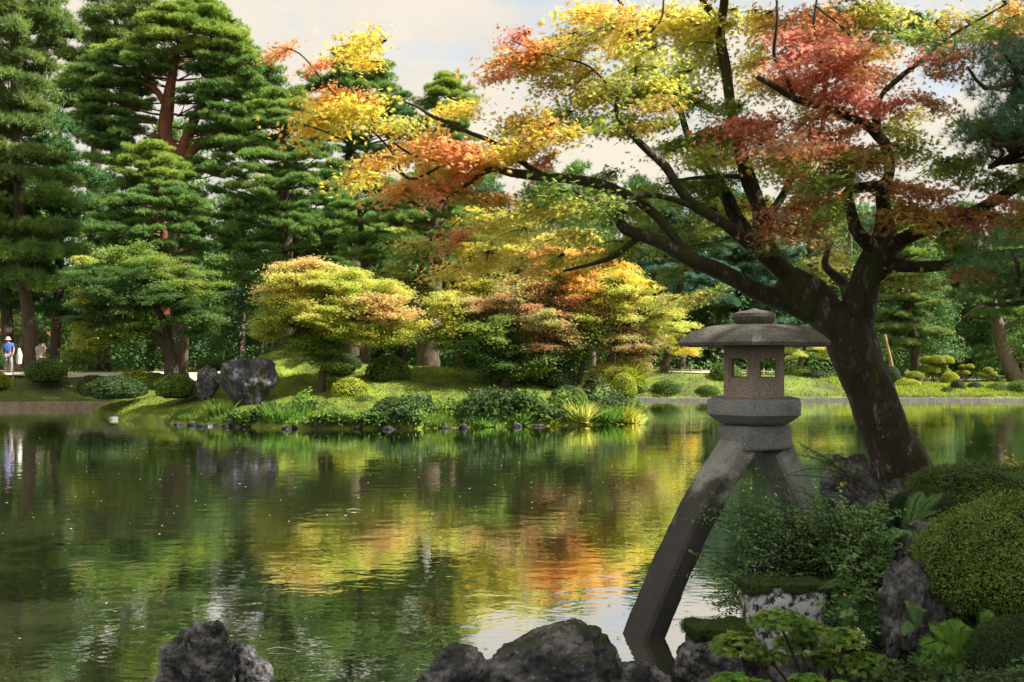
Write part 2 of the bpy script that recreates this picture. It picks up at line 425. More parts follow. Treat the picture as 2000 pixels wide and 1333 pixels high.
def water_mat():
    m, t, N, L = newmat('pond_water')
    o = N('ShaderNodeOutputMaterial')
    g = N('ShaderNodeNewGeometry')
    dif = N('ShaderNodeBsdfDiffuse'); dif.inputs['Color'].default_value = (.058, .068, .034, 1)
    glo = N('ShaderNodeBsdfGlossy'); glo.inputs['Roughness'].default_value = .02; glo.inputs['Color'].default_value = (1, 1, 1, 1)
    fr = N('ShaderNodeFresnel'); fr.inputs['IOR'].default_value = 1.4
    fm = N('ShaderNodeMath'); fm.operation = 'MULTIPLY_ADD'; fm.use_clamp = True; fm.inputs[1].default_value = .7; fm.inputs[2].default_value = .56
    L(fr.outputs[0], fm.inputs[0])
    p = N('ShaderNodeMixShader'); L(fm.outputs[0], p.inputs[0]); L(dif.outputs[0], p.inputs[1]); L(glo.outputs[0], p.inputs[2])
    mp = N('ShaderNodeMapping'); mp.inputs['Scale'].default_value = (.7, 1.0, 1)
    L(g.outputs['Position'], mp.inputs[0])
    a = N('ShaderNodeTexNoise'); a.inputs['Scale'].default_value = 3.2; a.inputs['Detail'].default_value = 2.5
    b = N('ShaderNodeTexNoise'); b.inputs['Scale'].default_value = 13; b.inputs['Detail'].default_value = 2
    c = N('ShaderNodeTexNoise'); c.inputs['Scale'].default_value = .35; c.inputs['Detail'].default_value = 2
    for n in (a, b, c): L(mp.outputs[0], n.inputs['Vector'])
    # calm and breezy patches
    rr = N('ShaderNodeMapRange'); rr.inputs[1].default_value = .35; rr.inputs[2].default_value = .65; rr.inputs[3].default_value = .35; rr.inputs[4].default_value = 1.0
    L(c.outputs['Fac'], rr.inputs[0])
    s1 = N('ShaderNodeMath'); s1.operation = 'MULTIPLY_ADD'; s1.inputs[1].default_value = .22
    L(b.outputs['Fac'], s1.inputs[0]); L(a.outputs['Fac'], s1.inputs[2])
    s2 = N('ShaderNodeMath'); s2.operation = 'MULTIPLY'; L(s1.outputs[0], s2.inputs[0]); L(rr.outputs[0], s2.inputs[1])
    bp = N('ShaderNodeBump'); bp.inputs['Strength'].default_value = 1.0; bp.inputs['Distance'].default_value = .0062
    L(s2.outputs[0], bp.inputs['Height']); L(bp.outputs[0], glo.inputs['Normal']); L(bp.outputs[0], fr.inputs['Normal'])
    L(p.outputs[0], o.inputs[0])
    return m
M_water = water_mat()

# ------------------------------------------------------------------ land and water
def sdf(poly, X, Y):
    """signed distance, positive inside"""
    poly = np.asarray(poly, float)
    d = np.full(X.shape, 1e9); ins = np.zeros(X.shape, bool)
    for i in range(len(poly)):
        a, b = poly[i], poly[(i + 1) % len(poly)]
        e = b - a
        t = np.clip(((X - a[0]) * e[0] + (Y - a[1]) * e[1]) / (e @ e), 0, 1)
        d = np.minimum(d, np.hypot(X - a[0] - t * e[0], Y - a[1] - t * e[1]))
        c = ((a[1] > Y) != (b[1] > Y)) & (X < (b[0] - a[0]) * (Y - a[1]) / (b[1] - a[1] + 1e-12) + a[0])
        ins ^= c
    return np.where(ins, d, -d)

def fbm(X, Y, s, seed=0.0):
    out = np.zeros(X.shape)
    f = out.ravel(); x = X.ravel(); y = Y.ravel()
    for i in range(len(f)):
        f[i] = noise.fractal(Vector((x[i] * s + seed, y[i] * s, seed)), 1.0, 2.0, 4)
    return out

ISLAND = [(-17.6, 41.8), (-14.2, 36.3), (-10.4, 33.7), (-6.6, 32.1), (-3.3, 32.1), (0, 33.3), (2.6, 34.0), (4.4, 35.2), (5.2, 38), (4.4, 42), (1, 45), (-8, 47), (-15, 46), (-18, 44)]
NEAR = [(-14, -12), (-14, 4.0), (-3, 5.0), (0, 5.3), (1.3, 6.0), (2.3, 6.9), (2.85, 8.0), (3.2, 9.4), (3.5, 11.0), (5.5, 12.3), (9, 13), (20, 12.5), (26, -12)]
FAR = [(-110, 20), (-60, 36), (-30, 43.5), (-21, 45.8), (-17, 46.6), (-12, 50), (-5, 53), (3, 53.6), (12, 53.4), (30, 53), (60, 46), (110, 25), (110, 200), (-110, 200)]

def h_island(X, Y):
    d = sdf(ISLAND, X, Y)
    n = fbm(X, Y, .5, 3.1) * .22 + fbm(X, Y, 2.0, 9.1) * .05
    n = n + .8 * np.exp(-((X + 9.4) / 2.3) ** 2 - ((Y - 40.5) / 2.2) ** 2)
    z = np.where(d > 0, .16 + .25 * np.minimum(d, 8.8) + n * np.clip(d, 0, 1) + .1 * np.clip(d * 3, 0, 1), d * 1.2)
    return np.maximum(z, -.8)
def h_near(X, Y):
    d = sdf(NEAR, X, Y)
    n = fbm(X, Y, .9, 5.3) * .12
    z = np.where(d > 0, .06 + .4 * np.minimum(d, 1.9) + n * np.clip(d, 0, 1), d * 1.1)
    return np.maximum(z, -.8)
def h_far(X, Y):
    d = sdf(FAR, X, Y)
    top = np.interp(X, [-30, -16, -5, 8, 16, 21, 30], [1.25, 1.2, 1.2, 1.15, 1.0, .5, .35])
    n = fbm(X, Y, .25, 7.7) * .15
    z = np.where(d > 0, .28 + top * np.clip((d - .4) / 3.2, 0, 1) + n * np.clip(d - .5, 0, 1), d * 1.2)
    return np.maximum(z, -.8)

def grid_mesh(name, hf, x0, x1, y0, y1, step, mat):
    xs = np.arange(x0, x1 + step, step); ys = np.arange(y0, y1 + step, step)
    X, Y = np.meshgrid(xs, ys)
    Z = hf(X, Y)
    V = np.stack([X, Y, Z], -1).reshape(-1, 3)
    idx = np.arange(len(V)).reshape(X.shape)
    Q = np.stack([idx[:-1, :-1], idx[:-1, 1:], idx[1:, 1:], idx[1:, :-1]], -1).reshape(-1, 4)
    keep = (V[Q][:, :, 2].max(1) > -.7)
    mb = MB(); mb.add(V, Q[keep], 0, smooth=True)
    return mb.mesh(name, mat)

def zat(hf, x, y):
    return float(hf(np.array([[x]], float), np.array([[y]], float))[0, 0])

mb = MB(); mb.add([[-400, -60, 0], [400, -60, 0], [400, 900, 0], [-400, 900, 0]], [[0, 1, 2, 3]])
tag(link('pond_water', mb.mesh('pond_water', M_water)), kind='structure')
tag(link('island_ground', grid_mesh('island_ground', h_island, -20, 7, 30.5, 48.5, .2, M_lawn)), kind='structure')
tag(link('near_bank', grid_mesh('near_bank', h_near, -15, 27, -13, 14.5, .2, M_soil)), kind='structure')
tag(link('far_bank', grid_mesh('far_bank', h_far, -112, 112, 19, 201, 1.0, M_ground)), kind='structure')
mb = MB(); mb.add([[-1500, 190, 1.0], [1500, 190, 1.0], [1500, 2500, 1.0], [-1500, 2500, 1.0]], [[0, 1, 2, 3]])
mb.add([[-1500, -200, .2], [-105, -200, .2], [-105, 190, 1.0], [-1500, 190, 1.0]], [[0, 1, 2, 3]])
mb.add([[105, -200, .2], [1500, -200, .2], [1500, 190, 1.0], [105, 190, 1.0]], [[0, 1, 2, 3]])
tag(link('distant_ground', mb.mesh('distant_ground', M_ground)), kind='structure')

# gravel path along the far bank and on the left bank
def strip(name, line, width, mat, hf, lift=.03):
    p, _ = smooth_path([(a, b, 0) for a, b in line], [1] * len(line), 8)
    t = unit(np.gradient(p, axis=0)); nrm = np.stack([-t[:, 1], t[:, 0]], 1)
    n = len(p); k = 5
    V = []
    for j in range(k):
        q = p[:, :2] + nrm * width * (j / (k - 1) - .5)
        z = hf(q[:, 0][None], q[:, 1][None])[0] + lift
        V.append(np.stack([q[:, 0], q[:, 1], z], 1))
    V = np.stack(V, 1)
    idx = np.arange(n * k).reshape(n, k)
    Q = np.stack([idx[:-1, :-1], idx[1:, :-1], idx[1:, 1:], idx[:-1, 1:]], -1).reshape(-1, 4)[:, ::-1]
    mb = MB(); mb.add(V.reshape(-1, 3), Q, smooth=True)
    return tag(link(name, mb.mesh(name, mat)), kind='structure')
strip('gravel_path', [(-60, 42), (-30, 48.6), (-21, 50.2), (-14, 52.5), (-5, 58.5), (5, 60), (12, 60), (20, 63), (28, 68), (40, 74), (60, 70)], 2.4, M_path, h_far, .08)

# ------------------------------------------------------------------ timber piles and kerb
mb = MB()
for i in range(330):
    t = i / 329
    x = -38 + 21 * t
    y = np.interp(x, [-60, -30, -21, -17], [36, 43.5, 45.8, 46.6]) - .12
    hgt = .27 + .03 * random.random()
    tube(mb, [(x, y, -.3), (x, y, hgt)], [.028, .026], 6, 1)
o = tag(link('pile_edging', mb.mesh('pile_edging', M_pile)), 'reddish timber piles edging the pond at the foot of the left bank', 'edging', kind='stuff')
mb = MB()
x = -16.0
kpts = np.array([(-17, 46.6), (-12, 50), (-5, 53), (3, 53.6), (12, 53.4), (30, 53), (60, 46)])
while x < 46:
    wd = random.uniform(.09, .16)
    y = np.interp(x + wd / 2, kpts[:, 0], kpts[:, 1]) - .1
    box(mb, (x, y - .12, -.3), (x + wd - .012, y + .16, .12 + random.uniform(0, .07)))
    x += wd
me = mb.mesh('stone_kerb', M_kerb)
tag(link('stone_kerb', me), 'long low line of pale stone blocks along the far right waterline', 'edging', kind='stuff')

# ------------------------------------------------------------------ rocks
def rock_mesh(name, seed, mat, planes=11, sub=5, rough=.12, strata=0, taper=0, mats=None, crease=0):
    rs = random.Random(seed)
    bm = bmesh.new()
    bmesh.ops.create_icosphere(bm, subdivisions=sub, radius=1)
    pl = []
    for i in range(planes):
        v = Vector((rs.gauss(0, 1), rs.gauss(0, 1), rs.gauss(0, .8))).normalized()
        pl.append((v, rs.uniform(.62, 1.0)))
    off = Vector((seed * 3.3, seed * 1.7, seed))
    ax = Vector((.35, .2, 1)).normalized()
    for v in bm.verts:
        n = v.co.normalized()
        r = 1.0
        for q, d in pl:
            c = n.dot(q)
            if c > .05:
                k = d / c
                # smooth minimum
                hh = max(0, min(1, .5 + .5 * (r - k) / .13))
                r = r * (1 - hh) + k * hh - .13 * hh * (1 - hh)
        r *= 1 + rough * noise.fractal(n * 1.6 + off, 1, 2, 3) + rough * .35 * noise.fractal(n * 6 + off, .8, 2, 3)
        if strata:
            s = (n * r).dot(ax) * strata + 1.2 * noise.noise(n * 1.5 + off)
            fr = s - math.floor(s)
            r -= .1 * math.exp(-((fr - .5) / .08) ** 2) * (.6 + .8 * abs(noise.noise(n * 2.2 + off)))
        if crease:
            w1 = n + Vector((noise.noise(n * 2 + off), noise.noise(n * 2 - off), 0)) * .25
            e1 = abs(noise.noise(Vector((w1.x * 1.9, w1.y * 1.9, w1.z * 3.6)) + off * 2))
            e2 = abs(noise.noise(w1 * 5.5 - off))
            r -= crease * (.09 * max(0, 1 - e1 / .13) ** 1.5 + .035 * max(0, 1 - e2 / .12) ** 1.5)
            r += crease * .016 * noise.fractal(n * 9 + off, .9, 2, 3)
        v.co = n * r
        if taper:
            v.co.x *= 1 + taper * v.co.z
            v.co.y *= 1 + taper * v.co.z
    me = bpy.data.meshes.new(name)
    bm.to_mesh(me); bm.free()
    for p in me.polygons: p.use_smooth = True
    me.materials.append(mat)
    return me

def rock(label, px0, px1, pytop, pybot, Y, seed, mat, name='boulder', depth=.8, rz=0.0, group=None, **kw):
    wdt = (px1 - px0) / F * Y / 2
    zt = P(0, pytop, Y)[2]; zb = P(0, pybot, Y)[2]
    me = rock_mesh(name, seed, mat, **kw)
    co = np.array([v.co[:] for v in me.vertices])
    lo, hi = co.min(0), co.max(0)
    sx, sz = 2 * wdt / (hi[0] - lo[0]), (zt - zb) / (hi[2] - lo[2])
    sy = 2 * wdt * depth / (hi[1] - lo[1])
    c = (lo + hi) / 2
    for v in me.vertices:
        v.co = ((v.co.x - c[0]) * sx, (v.co.y - c[1]) * sy, (v.co.z - lo[2]) * sz)
    cx = ((px0 + px1) / 2 - 1000) / F * Y
    o = link(name, me, pos=(cx, Y, zb), rot=(0, 0, rz))
    return tag(o, label, 'rock', group)

rock('dark cracked boulder alone in the water at the bottom left', 308, 470, 1206, 1440, 6.2, 3, M_rock_bare, strata=4.5, planes=14, rough=.16, crease=.55, sub=6)
rock('lower cracked boulder leaning against the right side of the lone dark boulder', 420, 534, 1254, 1430, 6.35, 8, M_rock_bare, strata=4.2, planes=12, rough=.2, crease=.55, sub=6)
rock('largest mossy boulder at the bottom centre beside the lantern foot', 942, 1222, 1211, 1440, 6.35, 21, M_rock, planes=10, rough=.12, crease=.55, sub=6)
rock('small rounded boulder with moss left of the largest bottom boulder', 800, 972, 1252, 1430, 6.25, 6, M_rock, planes=9, rough=.16, crease=.55, sub=6)
rock('low flat boulder in front of the submerged lantern foot', 1175, 1345, 1290, 1440, 6.4, 12, M_rock_bare, planes=9, crease=.55, sub=6)
rock('tilted grey boulder at the water edge below the mossy slab', 1308, 1480, 1242, 1400, 6.9, 15, M_rock_bare, planes=9, crease=.55, sub=6)
rock('dark wet boulder under the bright rosette shrub', 1420, 1640, 1262, 1420, 7.1, 31, M_rock, planes=9)
rock('large grey boulder with dark holes between the leafy bush and clipped shrub', 1722, 1835, 1086, 1330, 6.75, 17, M_rock, planes=13, rough=.2, depth=1.1, crease=.55, sub=6)
rock('mossy topped dark rock at the foot of the leaning maple', 1602, 1735, 886, 1110, 9.3, 19, M_rock, planes=12, rough=.25)
rock('small round dark stone right of the mossy rock under the maple', 1728, 1778, 934, 1060, 9.2, 23, M_rock, planes=8)
rock('dark boulder half hidden below the wide flat clipped shrub', 1740, 1870, 1010, 1200, 8.2, 29, M_rock, planes=9)
# island rocks
rock('tall blue grey standing rock wider at its top on the island shore', 424, 546, 699, 822, 34.9, 41, M_rock_blue, name='standing_rock', planes=13, rough=.2, taper=.75, depth=.55)
rock('pale lichen rock left of the standing rock on the island', 384, 430, 714, 790, 36.4, 43, M_rock, planes=10)
rock('small pale stone at the waterline of the island left end', 210, 234, 813, 828, 36.9, 45, M_rock_pale, name='stone', planes=8, sub=3)
rock('grey step stone on the slope of the left bank', 55, 78, 755, 772, 47.6, 46, M_kerb, name='stone', planes=8, sub=3)
rs = random.Random(9)
shoreS = [(350, 830), (375, 831), (393, 833), (408, 833), (424, 832), (441, 834), (455, 833), (470, 834), (486, 834), (560, 838), (575, 837), (700, 838), (745, 838), (760, 839), (775, 838), (868, 837), (905, 837), (1010, 834), (1052, 833)]
STL = ['leftmost stone of the shore row below the olive shrub', 'second stone from the left in the shore row below the olive shrub', 'third stone from the left in the shore row', 'stone in the shore row below the pale lichen rock',
       'stone in the shore row below the left foot of the standing rock', 'stone in the shore row below the small iris tuft', 'stone in the shore row under the middle of the standing rock', 'stone in the shore row right below the standing rock',
       'last stone at the right end of the row below the standing rock', 'left stone of the pair below the bank of irises', 'right stone of the pair below the bank of irises', 'single stone below the lime topped shrub',
       'left stone of three under the coarse dark green bush', 'middle stone of three under the coarse dark green bush', 'right stone of three under the coarse dark green bush', 'single stone right of the tuft beside the coarse bush',
       'single stone below the low dark mound shrub', 'stone beside the green fern clump at the waterline', 'stone between the fern clump and the yellow leafed plant']
for i, (px, py) in enumerate(shoreS):
    Yq = 2.28 * F / (py - 700) - .05
    wq = rs.uniform(8, 15)
    rock('grey ' + STL[i], px - wq, px + wq, py - rs.uniform(4, 9), py + 8, Yq, 60 + i, M_rock_bare, name='shore_stone', planes=8, sub=3,
         group='shore stones along the island waterline')

# ------------------------------------------------------------------ stone lantern on two legs
LY = 8.72
ALPHA = R(28)
LC = np.array([(1473 - 1000) / F * LY, LY])
U = np.array([-math.cos(ALPHA), -math.sin(ALPHA)])
Vv = np.array([math.sin(ALPHA), -math.cos(ALPHA)])
SC = LY / F
lz = lambda py: H + (HY - py) * SC
lantern = thing('stone_lantern', 'two legged grey stone lantern standing with one foot in the pond', 'lantern', (LC[0], LC[1], 0))
def hexprism(prof, mat, name, rot=R(-105), hexness=None, k=6, parent=lantern, sub=0):
    """prof: (z, radius) rings of a hexagon with one corner to the viewer"""
    mb = MB(); V = []
    n = 6 * k
    for z, r in prof:
        for j in range(n):
            a = 2 * math.pi * j / n
            seg = math.floor(a / (math.pi / 3)); lo = seg * math.pi / 3
            p0 = np.array([math.cos(lo), math.sin(lo)]); p1 = np.array([math.cos(lo + math.pi / 3), math.sin(lo + math.pi / 3)])
            f = (j % k) / k
            q = p0 * (1 - f) + p1 * f
            hx = 1.0 if hexness is None else hexness(z)
            q = q * hx + unit(q) * (1 - hx) * .93
            q = q * r
            V.append((LC[0] + q[0] * math.cos(rot) - q[1] * math.sin(rot), LC[1] + q[0] * math.sin(rot) + q[1] * math.cos(rot), z))
    m = len(prof)
    idx = np.arange(m * n).reshape(m, n)
    Q = np.stack([idx[:-1], np.roll(idx[:-1], -1, 1), np.roll(idx[1:], -1, 1), idx[1:]], -1).reshape(-1, 4)
    mb.add(V, Q)
    V = np.array(V)
    for ring, fl in ((0, True), (m - 1, False)):
        c = V[ring * n:(ring + 1) * n]
        T = [[j, (j + 1) % n, n] if not fl else [(j + 1) % n, j, n] for j in range(n)]
        mb.add(np.vstack([c, c.mean(0)]), T)
    me = mb.mesh(name, mat)
    bm = bmesh.new(); bm.from_mesh(me); bmesh.ops.remove_doubles(bm, verts=bm.verts, dist=1e-5)
    for v in bm.verts:
        v.co += v.normal * .004 * noise.fractal(v.co * 9, 1, 2, 4)
    for f in bm.faces: f.smooth = True
    bm.to_mesh(me); bm.free()
    o = link(name, me, parent)
    me.set_sharp_from_angle(angle=R(28))
    return o
px = lambda w_: w_ * SC / math.sqrt(3)       # full pixel width of a corner-on hexagon -> corner radius
# finial
hexprism([(lz(638), px(58)), (lz(633), px(66)), (lz(627), px(76)), (lz(620), px(80)), (lz(613), px(76)), (lz(609), px(56)), (lz(606), px(22)), (lz(603), px(6))], M_granite_roof, 'finial', hexness=lambda z: .35)
# roof
hexprism([(lz(676), px(150)), (lz(677.5), px(262)), (lz(676), px(276)), (lz(670), px(279)), (lz(666), px(272)), (lz(658), px(256)), (lz(649), px(230)), (lz(642), px(196)), (lz(637), px(156)), (lz(635), px(110)), (lz(634), px(60))], M_granite_roof, 'roof', hexness=lambda z: .93)
# light box: six pillars, sill and lintel with window openings
def light_box():
    t = MB()
    Rb = px(113); z0, z1 = lz(775), lz(677)
    zs, zt = lz(737), lz(700)
    cs = [np.array([math.cos(R(-105 + 60 * i)), math.sin(R(-105 + 60 * i))]) for i in range(6)]
    def face_pt(i, f, ins):
        a_, b_ = cs[i] * Rb, cs[(i + 1) % 6] * Rb
        nrm = unit((a_ + b_) / 2)
        return LC + a_ * (1 - f) + b_ * f - nrm * ins
    def slab(i, f0, f1, za, zb, i0, i1):
        p = [face_pt(i, f0, i0), face_pt(i, f1, i0), face_pt(i, f1, i1), face_pt(i, f0, i1)]
        V = [(*q, za) for q in p] + [(*q, zb) for q in p]
        t.add(V, [[0, 3, 2, 1], [4, 5, 6, 7], [0, 1, 5, 4], [1, 2, 6, 5], [2, 3, 7, 6], [3, 0, 4, 7]])
    th = .034
    for i in range(6):
        slab(i, 0.0, .17, z0, z1, 0, th); slab(i, .83, 1.0, z0, z1, 0, th)
        slab(i, .17, .83, z0, lz(748), 0, th); slab(i, .17, .83, lz(695), z1, 0, th)
        # recessed inner frame
        slab(i, .17, .23, lz(748), lz(695), .01, th); slab(i, .77, .83, lz(748), lz(695), .01, th)
        slab(i, .23, .77, lz(748), zs, .01, th); slab(i, .23, .77, zt, lz(695), .01, th)
    me = t.mesh('light_box', M_granite_pink)
    return link('light_box', me, lantern)
light_box()
hexprism([(lz(828), px(100)), (lz(826), px(122)), (lz(821), px(140)), (lz(811), px(164)), (lz(808), px(173)), (lz(806), px(174)), (lz(783), px(174)), (lz(779), px(170)), (lz(775), px(140)), (lz(774), px(60))], M_granite, 'platform')
# leg block
aa, bb = .53, .40
mb = MB()
za, zb = lz(878), lz(829)
co4 = []
for s_, t_ in ((-1, -1), (1, -1), (1, 1), (-1, 1)):
    q = LC + U * (s_ * aa / 2) + Vv * (t_ * bb / 2)
    co4.append(q)
V = [(*q, za) for q in co4] + [(*q, zb) for q in co4]
mb.add(V, [[0, 1, 2, 3], [7, 6, 5, 4], [0, 4, 5, 1], [1, 5, 6, 2], [2, 6, 7, 3], [3, 7, 4, 0]])
me = bevel_mesh(mb.mesh('leg_block', M_granite), .035, 4)
bm = bmesh.new(); bm.from_mesh(me); bmesh.ops.recalc_face_normals(bm, faces=bm.faces); bm.to_mesh(me); bm.free()
for p in me.polygons: p.use_smooth = True
me.set_sharp_from_angle(angle=R(35))
link('leg_block', me, lantern)
def solve_s(pxv):
    """distance along U from the axis whose picture column is pxv"""
    k = (pxv - 1000) / F
    # LC.x + s Ux = k (LC.y + s Uy)
    return (k * LC[1] - LC[0]) / (U[0] - k * U[1])
def leg(pts, wdt, th, mat, name='leg', label=None):
    C = []
    for a_, b_ in pts:
        s_ = solve_s(a_)
        q = LC + U * s_
        C.append((s_, H + (HY - b_) / F * q[1]))
    C, _ = smooth_path([(s_, z_, 0) for s_, z_ in C], [1] * len(C), 5)
    C = C[:, :2]
    tg = unit(np.gradient(C, axis=0)); nr = np.stack([-tg[:, 1], tg[:, 0]], 1)
    mb = MB(); V = []
    ch = .14
    # chamfered rectangle section (across = along Vv, n = in plane)
    sect = []
    for a_, b_ in ((-.5, -.5), (.5, -.5), (.5, .5), (-.5, .5)):
        sect.append((a_, b_))
    sec = [(-.5, -.5 + ch), (-.5 + ch * .5, -.5), (.5 - ch * .5, -.5), (.5, -.5 + ch), (.5, .5 - ch), (.5 - ch * .5, .5), (-.5 + ch * .5, .5), (-.5, .5 - ch)]
    m = len(sec)
    for i, (s_, z_) in enumerate(C):
        f = i / (len(C) - 1)
        w_ = wdt * (1 + .06 * f); h_ = th * (1 + .1 * f)
        for (a_, b_) in sec:
            q2 = np.array([s_, z_]) + nr[i] * b_ * h_
            q = LC + U * q2[0] + Vv * a_ * w_
            V.append((q[0], q[1], q2[1]))
    n = len(C); idx = np.arange(n * m).reshape(n, m)
    Q = np.stack([idx[:-1], np.roll(idx[:-1], -1, 1), np.roll(idx[1:], -1, 1), idx[1:]], -1).reshape(-1, 4)
    mb.add(V, Q); V = np.array(V)
    for r0 in (0, n - 1):
        c = V[r0 * m:(r0 + 1) * m]
        mb.add(np.vstack([c, c.mean(0)]), [[j, (j + 1) % m, m] for j in range(m)])
    me = mb.mesh(name, mat)
    bm = bmesh.new(); bm.from_mesh(me); bmesh.ops.remove_doubles(bm, verts=bm.verts, dist=1e-5); bmesh.ops.recalc_face_normals(bm, faces=bm.faces)
    bmesh.ops.subdivide_edges(bm, edges=bm.edges, cuts=2, use_grid_fill=True)
    for v in bm.verts:
        v.co += v.normal * .009 * noise.fractal(v.co * 7, 1, 2, 4)
    for f in bm.faces: f.smooth = True
    bm.to_mesh(me); bm.free()
    me.set_sharp_from_angle(angle=R(30))
    o = link(name, me, lantern)
    if label: o['label'] = label
leg([(1440, 874), (1420, 904), (1390, 952), (1352, 1022), (1318, 1095), (1288, 1165), (1262, 1230), (1236, 1300)], .32, .185, M_granite_leg, label='leg curving down into the water')
leg([(1508, 874), (1522, 905), (1545, 952), (1563, 990), (1582, 1040), (1598, 1090), (1612, 1150), (1622, 1220)], .33, .22, M_granite, label='leg standing on the bank behind the leafy bush')

# ------------------------------------------------------------------ leaf templates
def maple_leaf():
    tips = [(-115, .45), (-72, .72), (-36, .92), (0, 1.0), (36, .92), (72, .72), (115, .45)]
    rim = []
    for i, (a, r) in enumerate(tips):
        rim.append((math.cos(R(a)) * r, math.sin(R(a)) * r, -.16 * r * r))
        if i < 6:
            b = (a + tips[i + 1][0]) / 2
            rim.append((math.cos(R(b)) * .3, math.sin(R(b)) * .3, .0))
    rim.append((-.08, 0, 0))
    V = np.array([(0.05, 0, .03)] + rim)
    n = len(rim)
    T = np.array([[0, 1 + i, 1 + (i + 1) % n] for i in range(n)])
    V[:, 0] -= .2
    return V * .62, T
ML = maple_leaf()
QUAD = (np.array([(-.5, 0, 0), (0, -.34, .04), (.55, 0, -.06), (0, .34, .04)]), np.array([[0, 1, 2], [0, 2, 3]]))
STAR = (np.array([(-.3, 0, 0), (.1, -.55, -.1), (.12, -.1, .04), (.6, 0, -.12), (.12, .1, .04), (.1, .55, -.1)]), np.array([[0, 1, 2], [0, 2, 4], [2, 3, 4], [0, 4, 5]]))
OVAL = (np.array([(0, 0, 0), (.3, -.22, .03), (.75, -.18, .0), (1, 0, -.08), (.75, .18, .0), (.3, .22, .03)]), np.array([[0, 1, 5], [1, 2, 4], [1, 4, 5], [2, 3, 4]]))
BLADE = (np.array([(0, -.5, 0), (0, .5, 0), (1, 0, 0)]), np.array([[0, 1, 2]]))

def spray_mesh(name, n, rad, leaf, tmpl, mats, droop=.22, thick=.07, tilt=.55, fan=11, seed=0, twig_r=.004):
    """a flat layer of foliage on forking twigs"""
    r = np.random.default_rng(seed)
    mb = MB()
    pos = []; dr = []
    root = np.array([-rad * .9, 0, -.02])
    for i in range(fan):
        a = r.uniform(-1.25, 1.25)
        ln = rad * r.uniform(.9, 1.75) * (1 - .25 * abs(a))
        d = np.array([math.cos(a), math.sin(a), 0])
        end = root + d * ln; end[2] += -droop * rad * (ln / rad / 1.7) ** 2 + r.normal(0, thick)
        midp = (root + end) / 2 + np.array([0, 0, .08 * rad])
        tube(mb, [root, midp, end], [twig_r * 1.6, twig_r, twig_r * .5], 3, 3, mi=1)
        m = n // fan
        t = r.uniform(.15, 1.05, m) ** .75
        base = (1 - t[:, None]) ** 2 * root + 2 * (t * (1 - t))[:, None] * midp + (t ** 2)[:, None] * end
        side = r.normal(0, .17 * rad + .02, (m, 3)) * np.array([1, 1, .3]) * (.4 + t[:, None])
        side[:, 2] += r.normal(0, thick * .6, m)
        pos.append(base + side)
        dd = d[None] + unit(side) * .7 + r.normal(0, .3, (m, 3)); dd[:, 2] -= .25
        dr.append(dd)
    pos = np.concatenate(pos); dr = np.concatenate(dr)
    nrm = np.array([0, 0, 1.0]) + r.normal(0, tilt, pos.shape)
    scatter(mb, tmpl[0], tmpl[1], pos, nrm, dr, leaf * r.uniform(.7, 1.25, len(pos)), 0, a=r.random(len(pos)))
    return mb.mesh(name, mats)

NEAR_SPRAYS = [spray_mesh('leaf_spray', 340, .42, .088, ML, [LM['green'], M_twig], seed=i, fan=13, tilt=.6, droop=.26, thick=.05) for i in range(10)]
FAR_SPRAYS = [spray_mesh('leaf_spray', 520, .78, .115, STAR, [LM['green'], M_twig], seed=50 + i, fan=13, thick=.1, tilt=.45, twig_r=.008) for i in range(7)]

def pine_pad(name, seed, n, mats, rad=1.0, flat=.24, nl=.2, nw=.03, blobs=9, needles=9):
    r = np.random.default_rng(seed)
    mb = MB()
    cs = []
    for i in range(blobs):
        a = r.uniform(0, 2 * math.pi); q = rad * .72 * math.sqrt(r.random())
        cs.append((q * math.cos(a), q * math.sin(a), r.uniform(-.06, .1), rad * r.uniform(.24, .44)))
    pos = []; nr = []
    for (cx, cy, cz, cr_) in cs:
        m = max(8, int(n / blobs))
        d = unit(r.normal(0, 1, (m, 3))); d[:, 2] = np.abs(d[:, 2]) * 1.0 - .25
        p = np.array([cx, cy, cz]) + d * np.array([cr_, cr_, cr_ * flat * 1.7]) * r.uniform(.75, 1.05, (m, 1))
        pos.append(p); nr.append(d)
    pos = np.concatenate(pos); nr = np.concatenate(nr)
    av = r.random(len(pos))
    for k in range(needles):
        dd = unit(nr * .7 + np.array([0, 0, .55]) + r.normal(0, .6, nr.shape))
        scatter(mb, BLADE[0] * np.array([1, nw / nl, 1]), BLADE[1], pos, r.normal(0, 1, pos.shape), dd, nl * r.uniform(.7, 1.2, len(pos)), 0, a=np.clip(av + r.normal(0, .08, len(av)), 0, 1))
    for i in range(5):
        c = cs[i % len(cs)]
        tube(mb, [(-rad * .5, 0, -.12), (c[0] * .5, c[1] * .5, -.1), (c[0], c[1], c[2])], [.035, .025, .012], 4, 2, mi=1)
    return mb.mesh(name, mats)
PADS = [pine_pad('needle_pad', 200 + i, 300, [PINE['mid'], M_bark]) for i in range(8)]
PADS_LOOSE = [pine_pad('needle_pad', 230 + i, 230, [PINE['mid'], M_bark], flat=.6, nl=.3, nw=.035, blobs=8) for i in range(6)]

def rot_for(tiltv=.15):
    return (random.gauss(0, tiltv), random.gauss(0, tiltv), random.uniform(0, 6.283))

